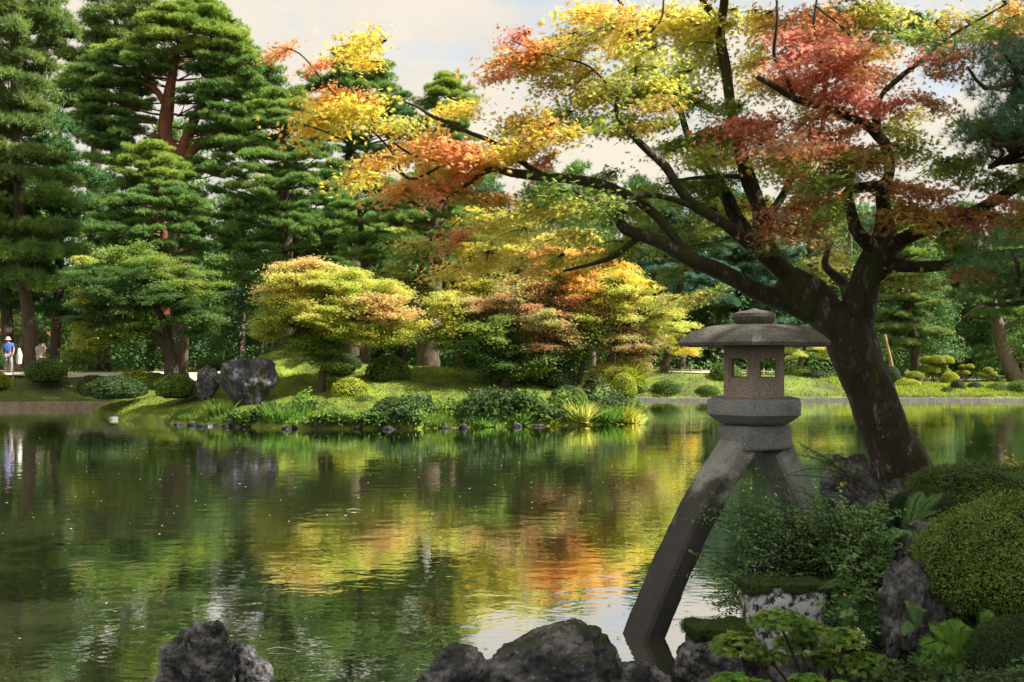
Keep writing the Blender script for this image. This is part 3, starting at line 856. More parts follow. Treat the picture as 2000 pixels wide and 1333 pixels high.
# ------------------------------------------------------------------ pines drawn from their outline rows
def pine(label, Y, trunks, rows, tone, base, bark=M_bark, loose=False, padpx=48, group=None, name='pine_tree', dens=1.0, top=None, topn=0, depthk=.8, low_dark=False):
    """rows: (row, left, right) in photo pixels at distance Y; trunks: lists of (px, py, width px)"""
    bpos = P(base[0], base[1], Y)
    t = thing(name, label, 'tree', bpos, group)
    k = Y / F
    for i, tr in enumerate(trunks):
        mb = MB()
        if i == 0: tr = [(tr[0][0], tr[0][1] + 55, tr[0][2] * 1.25)] + tr
        pts = [P(a, b, Y + (c[0] if c else 0)) for a, b, w_, *c in tr]
        tube(mb, pts, [w_ * k / 2 for a, b, w_, *c in tr], 9, 4, rough=.12, seed=i + base[0] * .01)
        link('trunk' if i == 0 else 'limb', mb.mesh('trunk', M_bark if (low_dark and i == 0) else bark), t)
    axis = np.array([[a, b] for a, b, *_ in trunks[0]])
    lm = MB()
    src = PADS_LOOSE if loose else PADS
    for ri, (py, xl, xr) in enumerate(rows):
        wpx = xr - xl
        ax_px = np.interp(py + 20, axis[::-1, 1], axis[::-1, 0]) if axis[0, 1] > axis[-1, 1] else axis[0, 0]
        n = max(2, int(round(dens * (wpx / padpx) * 2.1)))
        for i in range(n):
            u = -1 + 2 * (i + .5) / n + random.uniform(-.1, .1)
            u = max(-1, min(1, u))
            half = max(wpx / 2 - padpx * .45, 2)
            x_ = (xl + xr) / 2 + u * half
            dep = math.sqrt(max(0, 1 - (u * .9) ** 2)) * wpx / 2 * k * depthk
            yy = Y + dep * (1 if i % 2 else -1) * random.uniform(.35, 1.0)
            s_ = padpx * k * random.uniform(.62, .92)
            q = P(x_, py + random.uniform(-9, 9), Y); q[1] = yy
            q[0] = (x_ - 1000) / F * Y
            mt = tone if not isinstance(tone, (list, tuple)) else (tone[0] if ri < topn else tone[1])  # upper rows take the lighter needles, sun on the tops put into colour
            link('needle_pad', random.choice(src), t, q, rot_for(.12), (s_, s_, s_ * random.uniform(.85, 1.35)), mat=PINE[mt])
            r0 = P(ax_px, py + 22, Y)
            mid_ = (r0 + q) / 2 + np.array([0, 0, random.uniform(-.25, .05)])
            if random.random() < .4:
                tube(lm, [r0, mid_, q - np.array([0, 0, .08])], [.055, .035, .02], 5, 3)
    if lm.V:
        link('branches', lm.mesh('branches', bark), t)
    return t

pine('tall loose pine filling the left edge with sunlit olive needles', 52,
     [[(62, 722, 26), (58, 640, 25), (42, 500, 22), (36, 330, 20), (30, 150, 16), (24, -60, 9)]],
     [(-80, -60, 60), (-30, -80, 110), (15, -80, 140), (50, -60, 150), (85, -80, 120), (125, -80, 100), (165, -80, 95), (205, -60, 85), (250, -60, 90), (300, -60, 130), (345, -50, 140), (395, -80, 150), (450, -60, 160), (500, -60, 150), (555, -40, 140)],
     ['olive', 'mid'], (62, 722), bark=M_bark, loose=True, padpx=52, topn=11)
pine('dark trunked pine at the far left edge behind the person in blue', 55,
     [[(16, 715, 22), (12, 560, 20), (5, 300, 17), (0, 100, 12), (-10, -100, 7)]],
     [(330, -110, 40), (380, -120, 60), (430, -110, 70), (490, -100, 90), (540, -90, 100), (590, -80, 80)], 'dark', (16, 715), loose=True, padpx=56)
pine('pine with straight dark trunk between the left edge pine and the red trunked pine', 56,
     [[(105, 720, 20), (115, 560, 18), (118, 380, 14), (118, 260, 8)]],
     [(250, 60, 140), (300, 50, 150), (350, 60, 200), (400, 70, 210), (450, 70, 210), (500, 60, 220), (550, 60, 220), (600, 60, 200)], 'dark', (105, 720), loose=True, padpx=56)
pine('tall airy pine whose top rises behind the red trunked pine', 60,
     [[(185, 700, 26), (183, 500, 24), (188, 300, 20), (210, 160, 14), (226, 60, 10), (228, -50, 5)]],
     [(-70, 180, 270), (-30, 150, 300), (10, 140, 310), (45, 150, 300), (85, 160, 270), (120, 120, 230), (160, 115, 220), (200, 110, 200), (250, 120, 200)],
     'olive', (185, 700), loose=True, padpx=50, bark=M_bark)
pine('broad old pine with red trunk and wide layered crown against the sky', 50,
     [[(348, 700, 40), (350, 500, 40), (346, 330, 38)], [(346, 345, 36), (338, 300, 30), (322, 262, 28), (328, 200, 24), (336, 150, 18), (350, 90, 10)],
      [(346, 330, 30), (362, 280, 24), (378, 238, 20), (400, 190, 14), (420, 120, 8)],
      [(350, 330, 22), (380, 290, 18), (420, 268, 14), (470, 255, 8)],
      [(326, 210, 14), (300, 172, 12), (262, 160, 8)]],
     [(8, 370, 430), (28, 310, 455), (48, 290, 470), (70, 265, 495), (92, 250, 500), (114, 190, 350), (112, 340, 535), (134, 165, 345), (136, 380, 545), (154, 145, 310), (158, 385, 550), (178, 135, 300), (180, 370, 552), (202, 160, 310), (205, 350, 548), (228, 150, 300), (230, 375, 545), (254, 170, 290), (256, 370, 530), (282, 170, 270), (285, 385, 500), (310, 180, 280), (330, 350, 470)],
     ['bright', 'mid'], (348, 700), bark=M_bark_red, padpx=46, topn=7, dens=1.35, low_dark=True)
pine('conical layered pine with bright yellow green top', 44,
     [[(322, 560, 18), (322, 480, 16), (315, 400, 14), (308, 330, 10), (305, 285, 5)], [(322, 480, 10), (300, 496, 9), (280, 470, 7)]],
     [(284, 275, 335), (302, 255, 355), (322, 235, 370), (342, 220, 380), (364, 225, 385), (386, 205, 400), (410, 195, 415), (434, 180, 420), (458, 165, 425), (482, 200, 420), (505, 220, 400)],
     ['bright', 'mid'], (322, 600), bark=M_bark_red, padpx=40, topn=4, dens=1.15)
pine('dense dark conical pine in the middle of the far trees', 46,
     [[(560, 700, 26), (560, 500, 24), (556, 350, 16), (553, 200, 6)]],
     [(194, 520, 590), (212, 490, 625), (236, 465, 640), (262, 455, 650), (290, 440, 665), (318, 430, 680), (348, 420, 690), (378, 420, 700), (408, 435, 720), (438, 430, 740), (464, 430, 755), (492, 440, 700), (520, 460, 700), (548, 440, 620)],
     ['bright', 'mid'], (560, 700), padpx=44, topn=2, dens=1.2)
pine('pine behind the orange maple tips with a trunk at its middle', 54,
     [[(690, 640, 34), (688, 470, 30), (682, 330, 18), (685, 200, 10), (680, 130, 5)]],
     [(112, 650, 700), (134, 640, 765), (158, 600, 780), (184, 575, 795), (212, 590, 800), (240, 600, 850), (270, 620, 840), (300, 650, 800), (336, 620, 720), (370, 600, 800), (402, 640, 790), (440, 600, 780)],
     ['mid', 'dark'], (690, 640), padpx=42, topn=5, dens=1.1)
pine('small flat topped pine above the orange leaves near the sky gap', 56,
     [[(880, 640, 20), (880, 400, 14), (878, 280, 9), (876, 160, 4)]],
     [(154, 848, 908), (174, 835, 920), (196, 815, 930), (218, 820, 935), (244, 800, 930), (272, 820, 930), (310, 810, 930), (350, 800, 960), (400, 820, 970)],
     ['bright', 'mid'], (880, 640), padpx=36, topn=3)
pine('thick leaning pine trunk on the island mound with dark boughs above', 40,
     [[(836, 706, 46), (842, 660, 32), (850, 590, 24), (852, 540, 22), (845, 450, 18), (858, 400, 16), (856, 340, 9)],
      [(852, 420, 10), (880, 395, 12), (905, 390, 8)], [(846, 440, 8), (800, 420, 7), (740, 395, 5)]],
     [(338, 790, 900), (368, 700, 900), (400, 690, 930), (432, 720, 940), (470, 740, 960), (505, 760, 900)], 'mid', (836, 706), padpx=40, bark=M_bark)
pine('upright pine trunk behind the yellow maple of the island', 42,
     [[(712, 704, 20), (711, 620, 18), (712, 540, 16), (705, 450, 12), (700, 380, 7)]],
     [(400, 640, 760), (430, 630, 770), (462, 640, 770), (500, 660, 760)], 'mid', (712, 704), padpx=40)
pine('pine with bare thin leaning stem beside the thick island trunk', 41.5,
     [[(820, 682, 10), (821, 640, 9), (816, 590, 9), (824, 520, 8), (840, 460, 5)]],
     [(455, 800, 880), (480, 790, 900)], 'mid', (820, 682), padpx=34)
# far right side
pine('sunlit pale green pine right of the leaning maple trunk', 62,
     [[(1790, 735, 20), (1785, 660, 18), (1770, 580, 15), (1765, 480, 8)]],
     [(440, 1730, 1800), (470, 1700, 1820), (500, 1680, 1830), (530, 1690, 1840), (560, 1700, 1850), (590, 1700, 1850), (620, 1690, 1820), (645, 1700, 1850), (668, 1710, 1810)],
     ['bright', 'olive'], (1790, 735), padpx=42, topn=4)
pine('pine with thick leaning orange brown trunk near the right edge', 68,
     [[(1988, 752, 34), (1970, 715, 28), (1956, 670, 24), (1948, 634, 24), (1940, 590, 14), (1935, 530, 7)], [(1950, 640, 12), (1978, 632, 10), (2010, 622, 6)], [(1946, 630, 10), (1920, 600, 9), (1880, 622, 5)]],
     [(500, 1900, 2000), (530, 1880, 2030), (560, 1860, 2040), (590, 1850, 2040), (614, 1890, 2050), (660, 1990, 2080), (690, 2000, 2080)],
     ['bright', 'mid'], (1988, 752), bark=M_bark_grey, padpx=38, topn=3)
pine('blue green pine in the far wood left of the lantern', 66,
     [[(1330, 715, 20), (1330, 600, 16), (1325, 450, 8)]],
     [(400, 1290, 1370), (430, 1270, 1390), (462, 1250, 1420), (494, 1240, 1440), (526, 1230, 1440), (558, 1230, 1430), (590, 1240, 1430)], 'blue', (1330, 715), padpx=42)
pine('blue green pine behind the lantern roof', 70,
     [[(1470, 720, 22), (1468, 600, 18), (1465, 450, 8)]],
     [(400, 1420, 1500), (430, 1410, 1530), (462, 1400, 1560), (494, 1390, 1570), (526, 1390, 1570), (558, 1400, 1580), (600, 1420, 1600), (640, 1420, 1620)], 'blue', (1470, 720), padpx=44)
pine('dark pine with branching trunk between the two right hand pines', 74,
     [[(1880, 745, 22), (1885, 680, 20), (1900, 620, 14), (1930, 570, 9)]],
     [(470, 1830, 1900), (500, 1810, 1920), (530, 1800, 1930), (560, 1800, 1940), (600, 1790, 1900), (640, 1850, 1940), (668, 1830, 1950), (700, 1850, 1950), (725, 1860, 1950)], 'mid', (1880, 745), padpx=42)

# ------------------------------------------------------------------ the wood behind: a few whole trees, then copies
def whole_tree(kind, seed, h=15.0, tone='dark'):
    r = np.random.default_rng(seed); rr = random.Random(seed)
    t = thing('forest_tree', 'tall dark tree standing in the wood behind the pond', 'tree', (0, 0, 0), 'trees of the wood behind the pond')
    mb = MB(); tube(mb, [(0, 0, -.3), (rr.uniform(-.3, .3), 0, h * .4), (rr.uniform(-.5, .5), .2, h * .75), (0, 0, h * .97)], [.32, .25, .16, .04], 8, 4, rough=.1)
    link('trunk', mb.mesh('trunk', M_bark if seed % 2 else M_bark_grey), t)
    mb = MB()
    n = 60 if kind == 'pine' else 70
    for i in range(n):
        f = (i + .5) / n
        z = h * (.16 + .82 * f)
        rad = (3.6 * (1 - f) ** .7 + .5) * rr.uniform(.4, 1)
        a = rr.uniform(0, 6.28)
        c = np.array([rad * math.cos(a), rad * math.sin(a), z])
        m = 55
        d = unit(r.normal(0, 1, (m, 3)))
        sz = rr.uniform(.7, 1.25)
        p = c + d * np.array([sz, sz, sz * (.38 if kind == 'pine' else .6)]) * r.uniform(.5, 1.05, (m, 1))
        if kind == 'pine':
            av = r.random(m)
            for k in range(5):
                dd = unit(d * .6 + np.array([0, 0, .5]) + r.normal(0, .6, d.shape))
                scatter(mb, BLADE[0] * np.array([1, .22, 1]), BLADE[1], p, r.normal(0, 1, p.shape), dd, r.uniform(.28, .48, m), 0, a=av)
        else:
            for k in range(3):
                scatter(mb, QUAD[0], QUAD[1], p + r.normal(0, .15, p.shape), d + r.normal(0, .5, d.shape) + np.array([0, 0, .6]), r.normal(0, 1, p.shape), r.uniform(.14, .26, m), 0, a=r.random(m))
    link('crown', mb.mesh('crown', PINE[tone] if tone in PINE else LM[tone]), t)
    return t
protos = [whole_tree('pine', 1, 15, 'dark'), whole_tree('broad', 2, 13, 'dgreen'), whole_tree('pine', 3, 17, 'mid'), whole_tree('broad', 4, 14, 'dgreen'), whole_tree('pine', 5, 14, 'blue')]
spots = []
rs = random.Random(77)
for Yr, n, x0, x1 in ((60, 12, -26, 6), (66, 15, -32, 28), (74, 22, -48, 46), (84, 24, -56, 54), (96, 26, -68, 68)):
    for i in range(n):
        x = x0 + (x1 - x0) * (i + rs.uniform(.1, .9)) / n
        y = Yr + rs.uniform(-3, 3)
        if Yr < 70 and 9 < x < 24 : y += 8
        spots.append((x, y))
for i, (x, y) in enumerate(spots):
    p = protos[i % len(protos)]
    o = p if i < len(protos) else copy_tree(p)
    o['label'] = ['dark layered conifer standing among the wood behind the pond', 'round crowned leafy tree standing among the wood behind the pond', 'tall mid green conifer standing among the wood behind the pond', 'taller leafy tree standing among the wood behind the pond', 'blue green conifer standing among the wood behind the pond'][i % 5]
    s = rs.uniform(.75, 1.05) * (1.0 if y > 70 else .85)
    # sky shows low over the water in the middle of the picture
    o.location = (x, y, zat(h_far, x, y) - .1)
    o.rotation_euler = (0, 0, rs.uniform(0, 6.28))
    o.scale = (s * rs.uniform(.9, 1.15),) * 2 + (s,)
# undergrowth of the wood
und = MB(); r = np.random.default_rng(4)
nn = 26000
ux = r.uniform(-50, 50, nn); uy = r.uniform(57, 80, nn)
n0 = np.array([noise.noise(Vector((a * .35, b * .35, 2.0))) for a, b in zip(ux, uy)])
uh = np.clip(n0 + .35, 0, 1) * 3.2 * r.random(nn) ** .5
keep = (uh > .1) & (uy > np.interp(ux, [-50, -14, -5, 12, 20, 28, 40], [52, 56, 62, 63.5, 67, 72, 78]))
uz = h_far(ux[None], uy[None])[0] + uh
pp = np.stack([ux, uy, uz], 1)[keep]
for k in range(2):
    scatter(und, QUAD[0], QUAD[1], pp + r.normal(0, .2, pp.shape), r.normal(0, .6, pp.shape) + np.array([0, -.3, .8]), r.normal(0, 1, pp.shape), r.uniform(.18, .34, len(pp)))
nn = 60000
ux = r.uniform(-75, 75, nn); uy = r.uniform(98, 108, nn)
n0 = np.array([noise.noise(Vector((a * .12, 5.0, 2.0))) for a in ux])
uz = 1.2 + (10.5 + 4 * n0) * r.random(nn)
pp = np.stack([ux, uy, uz], 1)
scatter(und, QUAD[0], QUAD[1], pp, r.normal(0, .6, pp.shape) + np.array([0, -.5, .6]), r.normal(0, 1, pp.shape), r.uniform(.5, .95, len(pp)))
tag(link('undergrowth', und.mesh('undergrowth', LM['dgreen'])), 'low dark bushes massed under the trees of the far wood', 'undergrowth', kind='stuff')

# ------------------------------------------------------------------ maples at a distance
def far_maple(label, Y, trunks, blobs, base, bark=M_bark, name='maple_tree', scale=1.0, dens=1.0, depthk=.9, group=None):
    bpos = P(base[0], base[1], Y)
    t = thing(name, label, 'tree', bpos, group)
    k = Y / F
    for i, tr in enumerate(trunks):
        mb = MB()
        if i == 0: tr = [(tr[0][0] - 2, tr[0][1] + 25, tr[0][2] * 1.35)] + tr
        tube(mb, [P(a, b, Y + (c[0] if c else 0)) for a, b, w_, *c in tr], [w_ * k / 2 for a, b, w_, *c in tr], 8, 4, rough=.15, seed=i)
        link('trunk' if i == 0 else 'limb', mb.mesh('trunk', bark), t)
    tops = [P(tr[-1][0], tr[-1][1], Y) for tr in trunks]
    lm = MB()
    for cx, cy, rx, ry, mt in blobs:
        n = max(2, int(dens * .0031 * math.pi * rx * (ry + 14)))
        for i in range(n):
            d = unit(np.array([random.gauss(0, 1), random.gauss(0, 1), random.gauss(0, 1)])) * random.uniform(.25, 1.5) ** .5
            q = P(cx + d[0] * rx * .85, cy, Y)
            q[0] = (cx + d[0] * rx * .85 - 1000) / F * Y
            q[1] = Y + d[1] * rx * k * depthk
            q[2] += d[2] * ry * k
            s_ = scale * random.uniform(.4, 1.0)
            out_a = math.atan2(d[1], d[0])
            link('leaf_spray', random.choice(FAR_SPRAYS), t, q, (random.gauss(0, .12), random.gauss(.04, .14), out_a + random.gauss(0, .9)), (s_, s_, s_ * .8), mat=LM[mt])
            if random.random() < .5:
                r0 = min(tops, key=lambda c: abs(c[0] - q[0]) + .2 * abs(c[2] - q[2]))
                tube(lm, [r0, (r0 * .5 + q * .5) + np.array([0, 0, .12]), q], [.05, .03, .012], 4, 3)
    if lm.V: link('branches', lm.mesh('branches', bark), t)
    return t

far_maple('spreading dark green maple on the left end of the island', 39.5,
          [[(334, 724, 26), (326, 680, 22), (302, 655, 18), (275, 640, 14), (245, 635, 9)], [(338, 724, 22), (326, 650, 16), (308, 605, 13), (284, 575, 8)], [(325, 690, 12), (330, 640, 10), (345, 600, 6)], [(300, 660, 10), (250, 645, 8), (205, 612, 5)]],
          [(275, 500, 65, 20, 'green'), (250, 540, 110, 30, 'dgreen'), (300, 575, 130, 35, 'dgreen'), (205, 605, 75, 30, 'dgreen'), (370, 555, 65, 30, 'green'), (235, 645, 85, 20, 'green'), (385, 620, 60, 25, 'dgreen'), (165, 650, 50, 30, 'yg'), (172, 575, 42, 16, 'yg'), (168, 512, 25, 10, 'yg'), (160, 690, 40, 16, 'green')],  # yellow green blobs at left put sunlit patches into the leaf colour
          (334, 724))
far_maple('rounded golden maple in the middle of the island shore', 36,
          [[(626, 784, 20), (628, 745, 16), (634, 700, 12), (640, 640, 10), (650, 590, 6)], [(634, 690, 8), (600, 640, 6)], [(636, 680, 8), (690, 630, 6)]],
          [(610, 518, 62, 14, 'peach'), (545, 560, 40, 18, 'peach'), (750, 570, 50, 24, 'yg'), (530, 640, 36, 18, 'yg'), (620, 552, 100, 28, 'yg'), (700, 562, 60, 26, 'yg'), (560, 590, 55, 30, 'yg'), (728, 606, 75, 34, 'peach'), (640, 612, 100, 34, 'yg'), (600, 668, 60, 22, 'green'), (775, 640, 36, 30, 'yg'), (700, 652, 70, 26, 'yg'), (645, 702, 32, 18, 'green')],
          (626, 784), dens=1.3)
far_maple('pink and green maple with forked stem on the island lawn', 37,
          [[(984, 770, 26), (990, 735, 18), (1000, 705, 14), (1012, 670, 9)], [(992, 735, 12), (984, 690, 12), (966, 655, 8)], [(1000, 705, 8), (1060, 660, 6)]],
          [(870, 590, 40, 22, 'yg'), (860, 660, 40, 26, 'green'), (970, 720, 60, 16, 'dgreen'), (930, 598, 50, 18, 'pink'), (1000, 586, 45, 22, 'pink'), (955, 640, 75, 28, 'green'), (1060, 625, 60, 26, 'pink'), (1085, 668, 55, 22, 'pink'), (925, 682, 50, 20, 'dgreen'), (1015, 695, 55, 22, 'dgreen'), (895, 640, 32, 25, 'yg'), (1040, 720, 40, 14, 'green')],
          (984, 770), dens=1.15)
far_maple('salmon tipped maple with leaning stem at the island right end', 37.8,
          [[(1150, 758, 22), (1172, 730, 18), (1192, 700, 12), (1200, 650, 7)], [(1130, 752, 12), (1138, 710, 9), (1150, 660, 6)]],
          [(1110, 525, 70, 30, 'gold'), (1060, 560, 44, 28, 'peach'), (1170, 510, 60, 24, 'gold'), (1130, 570, 60, 24, 'gold'), (1215, 540, 40, 22, 'yo'), (1085, 505, 50, 18, 'orange'), (1290, 610, 40, 28, 'yg'), (1215, 600, 50, 34, 'peach'), (1060, 740, 40, 16, 'dgreen'), (1040, 560, 60, 22, 'peach'), (1180, 720, 45, 16, 'yg'), (1180, 612, 80, 28, 'yg'), (1120, 600, 50, 24, 'pink'), (1225, 668, 65, 26, 'pink'), (1150, 655, 60, 26, 'green'), (1190, 560, 80, 26, 'yg'), (1090, 710, 30, 18, 'dgreen'), (1255, 700, 30, 18, 'pink'), (1100, 690, 50, 20, 'green')],  # gold and orange blobs: sunlit branch of the near maple, added here for sun
          (1150, 758), dens=1.15)
far_maple('yellow maple on the far bank between island and lantern', 56,
          [[(1248, 728, 16), (1254, 690, 12), (1258, 640, 7)]],
          [(1275, 590, 60, 35, 'yellow'), (1302, 636, 45, 28, 'yg'), (1232, 575, 50, 28, 'yellow'), (1250, 655, 50, 20, 'yg'), (1200, 540, 50, 25, 'yg')],
          (1248, 728), bark=M_bark_grey, dens=.8)
far_maple('small yellow green maple with dark bent stem left of the lantern', 58,
          [[(1298, 718, 16), (1306, 680, 14), (1300, 640, 8)]],
          [(1330, 650, 45, 20, 'yg'), (1340, 685, 45, 12, 'yo'), (1290, 670, 40, 16, 'yg')],
          (1298, 718), dens=.8)
far_maple('yellow green tree behind the thick island pine trunk', 43,
          [[(900, 700, 14), (902, 640, 10), (905, 560, 6)]],
          [(820, 450, 70, 26, 'yg'), (900, 420, 80, 28, 'yellow'), (900, 490, 90, 28, 'yellow'), (1010, 430, 70, 26, 'yg'), (1010, 490, 80, 28, 'yellow'), (1110, 470, 70, 30, 'yg'), (1130, 540, 60, 28, 'yellow'), (900, 560, 80, 40, 'yellow'), (780, 560, 50, 36, 'yg'), (980, 540, 80, 35, 'yg'), (860, 620, 50, 30, 'yellow'), (770, 650, 40, 25, 'green'), (1060, 560, 60, 30, 'yg')],  # upper yellow blobs added to brighten what shows through the near maple
          (900, 700), dens=1.0)
far_maple('low green maple seen through the right of the lantern', 60,
          [[(1560, 725, 12), (1566, 700, 9), (1575, 670, 5)]],
          [(1580, 690, 50, 10, 'yg'), (1560, 660, 40, 18, 'green'), (1620, 680, 40, 14, 'yg')],
          (1560, 725), dens=.8)

# ------------------------------------------------------------------ shrubs
def shrub_mesh(name, n, leaf, mats, seed, bump=.07, tmpl=QUAD, core=.86, zmin=-.45):
    r = np.random.default_rng(seed)
    mb = MB()
    d = unit(r.normal(0, 1, (n, 3)))
    d = d[d[:, 2] > zmin]
    off = Vector((seed * 1.3, seed * .7, 0))
    k = np.array([1 + bump * (noise.fractal(Vector(q.tolist()) * 2.2 + off, 1, 2, 4)) + bump * .55 * noise.noise(Vector(q.tolist()) * 9 + off) for q in d])
    p = d * (k * r.uniform(.93, 1.015, len(d)))[:, None]
    scatter(mb, tmpl[0], tmpl[1], p, d + r.normal(0, .55, d.shape), r.normal(0, 1, d.shape), leaf * r.uniform(.6, 1.3, len(d)), 0, a=r.random(len(d)))
    if n > 20000:
        m = n // 14
        d2 = unit(r.normal(0, 1, (m, 3))); d2 = d2[d2[:, 2] > -.2]
        k2_ = np.array([1 + bump * (noise.fractal(Vector(q.tolist()) * 2.2 + off, 1, 2, 4)) for q in d2])
        p2 = d2 * (k2_ + .02 + .05 * r.random(len(d2)) ** 2)[:, None]
        scatter(mb, tmpl[0], tmpl[1], p2, r.normal(0, 1, d2.shape), d2 + r.normal(0, .3, d2.shape), leaf * r.uniform(.7, 1.4, len(d2)), 0, a=r.uniform(.5, 1, len(d2)))
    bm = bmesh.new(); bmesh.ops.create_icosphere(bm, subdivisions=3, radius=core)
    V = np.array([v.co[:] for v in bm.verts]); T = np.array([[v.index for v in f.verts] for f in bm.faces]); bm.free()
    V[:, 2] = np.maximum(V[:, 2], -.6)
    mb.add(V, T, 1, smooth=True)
    return mb.mesh(name, mats)
SM = dict(
    clip=leaf_mat('shrub_green', [(0, (.05, .12, .02)), (.5, (.12, .22, .03)), (1, (.24, .32, .04))], trans=.3, nscale=3),
    lime=leaf_mat('shrub_lime', [(0, (.2, .28, .02)), (.5, (.38, .44, .04)), (1, (.55, .55, .05))], trans=.35, nscale=3),  # lime of the grasses; on shrubs, sunlight put into the colour
    dark=leaf_mat('shrub_dark', [(0, (.02, .05, .015)), (.5, (.045, .095, .025)), (1, (.09, .14, .035))], trans=.25, nscale=3),
    moss=leaf_mat('shrub_near', [(0, (.03, .06, .015)), (.5, (.11, .2, .035)), (1, (.3, .4, .08))], trans=.3, nscale=4, nw=.45),
    fresh=leaf_mat('leaf_fresh', [(0, (.08, .2, .03)), (.5, (.16, .34, .05)), (1, (.3, .45, .06))], trans=.4, nscale=4),
    bush=leaf_mat('leaf_bush', [(0, (.06, .14, .05)), (.5, (.15, .31, .1)), (.85, (.28, .43, .14)), (1, (.4, .3, .1))], trans=.4, nscale=4),
    lawn=leaf_mat('lawn_blades', [(0, (.1, .07, .03)), (.4, (.1, .13, .03)), (.6, (.26, .3, .04)), (1, (.5, .5, .07))], trans=.3, nscale=.55, nw=.85),  # brown and green grass, with sun and shade patches put into the ramp
    white=leaf_mat('leaf_silver', [(0, (.25, .35, .2)), (1, (.5, .58, .42))], trans=.3, nscale=4),
)
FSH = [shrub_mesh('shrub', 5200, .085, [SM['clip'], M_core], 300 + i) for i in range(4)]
def shrub(label, cx, cy, rx, ry, Y, mt, i=0, name='clipped_shrub', depth=1.0, cat='shrub', group=None):
    k = Y / F
    o = link(name, FSH[i % 4], None, P(cx, cy, Y), (0, 0, random.uniform(0, 6)), (rx * k, rx * k * depth, ry * k), mat=SM[mt])
    return tag(o, label, cat, group)
SH = [
    ('large round clipped shrub on the left bank right of the person in blue', 90, 730, 38, 30, 47.5, 'clip'),
    ('bright lime clipped shrub cut by the left edge', -8, 748, 24, 24, 46.9, 'lime'),
    ('dark shrub at the left edge hiding the legs of the person in blue', -6, 705, 16, 26, 48.0, 'dark'),
    ('grey green flattened shrub at the island left end above the water', 225, 762, 60, 28, 38.2, 'dark'),
    ('sunlit topped shrub behind the grey green flattened shrub', 180, 757, 34, 24, 40.6, 'clip'),
    ('low gold topped shrub under the spreading dark green maple', 272, 744, 44, 20, 39.5, 'lime'),
    ('round dark shrub right of the gold topped shrub', 302, 748, 28, 20, 39.4, 'clip'),
    ('round olive shrub on the grassy slope left of the standing rock', 344, 760, 38, 30, 36.6, 'clip'),
    ('mossy shrub on top of the pale lichen rock', 412, 715, 28, 14, 37.2, 'dark'),
    ('lime topped round shrub right of the golden maple trunk', 684, 768, 38, 30, 35.2, 'lime'),
    ('small lime shrub above the lime topped round shrub', 657, 722, 26, 18, 37.0, 'lime'),
    ('dark shrub behind the small lime shrub', 672, 712, 34, 22, 38.2, 'dark'),
    ('big dark ball shrub at the middle of the island lawn', 757, 735, 44, 42, 37.4, 'clip'),
    ('coarse dark green bush at the waterline below the big ball shrub', 764, 808, 36, 32, 33.3, 'dark'),
    ('dark clipped shrub right of the pink and green maple', 1090, 742, 40, 26, 37.6, 'dark'),
    ('round lit shrub at the island crest right of the golden maple', 716, 790, 26, 18, 34.6, 'clip'),
    ('low dark mound shrub at the waterline in the middle of the island', 905, 806, 44, 22, 34.2, 'dark'),
    ('low green mound shrub left of the fern clump', 965, 800, 34, 20, 35.0, 'clip'),
    ('round dark shrub on the shore right of the fern clump', 1050, 800, 34, 24, 34.9, 'dark'),
    ('dark shrub low behind the island right shore plants', 1110, 782, 36, 30, 35.6, 'dark'),
    ('round shrub on the far bank just right of the island', 1243, 760, 22, 22, 54.6, 'clip'),
    ('wide oval shrub on the far bank left of the lantern', 1302, 762, 31, 20, 54.6, 'clip'),
    ('small oval shrub with sunlit top beside the lantern platform', 1382, 766, 24, 14, 54.4, 'clip'),
    ('tall round shrub seen behind the lantern light box', 1418, 736, 32, 28, 56.8, 'clip'),
    ('shrub with a sunlit flat top right of the lantern light box', 1556, 728, 40, 14, 60, 'clip'),
    ('dim round shrub beside the maple trunk across the pond', 1595, 738, 24, 16, 59, 'dark'),
    ('dark round shrub touching the right outline of the maple trunk', 1742, 735, 16, 20, 57, 'dark'),
    ('yellow flat topped shrub below the notice boards', 1787, 735, 18, 10, 60, 'lime'),
    ('bright yellow domed shrub right of the flat topped one', 1855, 742, 18, 16, 60, 'lime'),
    ('dark ball shrub at the far right waterline', 1870, 758, 14, 17, 55.5, 'dark'),
    ('small dark oval shrub left of the dark ball at the far waterline', 1850, 768, 14, 12, 54.6, 'dark'),
    ('dark tilted shrub right of the dark ball at the far waterline', 1905, 760, 16, 14, 55.6, 'dark'),
    ('wide shrub at the right waterline near the edge', 1950, 765, 24, 18, 55, 'clip'),
    ('large half lit shrub cut by the right edge at the far waterline', 1995, 765, 30, 22, 54.6, 'clip'),
    ('lime low shrub on the lawn right of the maple trunk', 1772, 752, 26, 12, 56.5, 'lime'),
    ('lime spreading shrub in the middle of the right lawn', 1835, 760, 28, 10, 56.2, 'lime'),
]
for i, s in enumerate(SH):
    shrub(s[0], *s[1:6], s[6], i)
def loose_shrub(label, cx, cy, rx, ry, Y, mt, n=4, group=None):
    """stems carrying separate rounds of leaves"""
    k = Y / F
    b = P(cx, cy + ry, Y)
    t = thing('cloud_pruned_shrub', label, 'shrub', b, group)
    st = MB()
    for i in range(n):
        q = P(cx + rx * .8 * (-1 + 2 * (i + .5) / n), cy - ry * (.55 if i % 2 else -.05), Y + random.uniform(-.4, .4))
        tube(st, [b, (b + q) / 2 + np.array([.03, 0, 0]), q], [.03, .02, .012], 5, 3)
        s_ = rx * k * random.uniform(.38, .52)
        link('foliage', FSH[i % 4], t, q, (0, 0, i), (s_, s_, s_ * .7), mat=SM[mt])
    link('stem', st.mesh('stem', M_bark), t)
loose_shrub('tall lime shrub in rounded tiers under the hanging garden lamp', 1825, 722, 34, 30, 60.5, 'lime', 6)
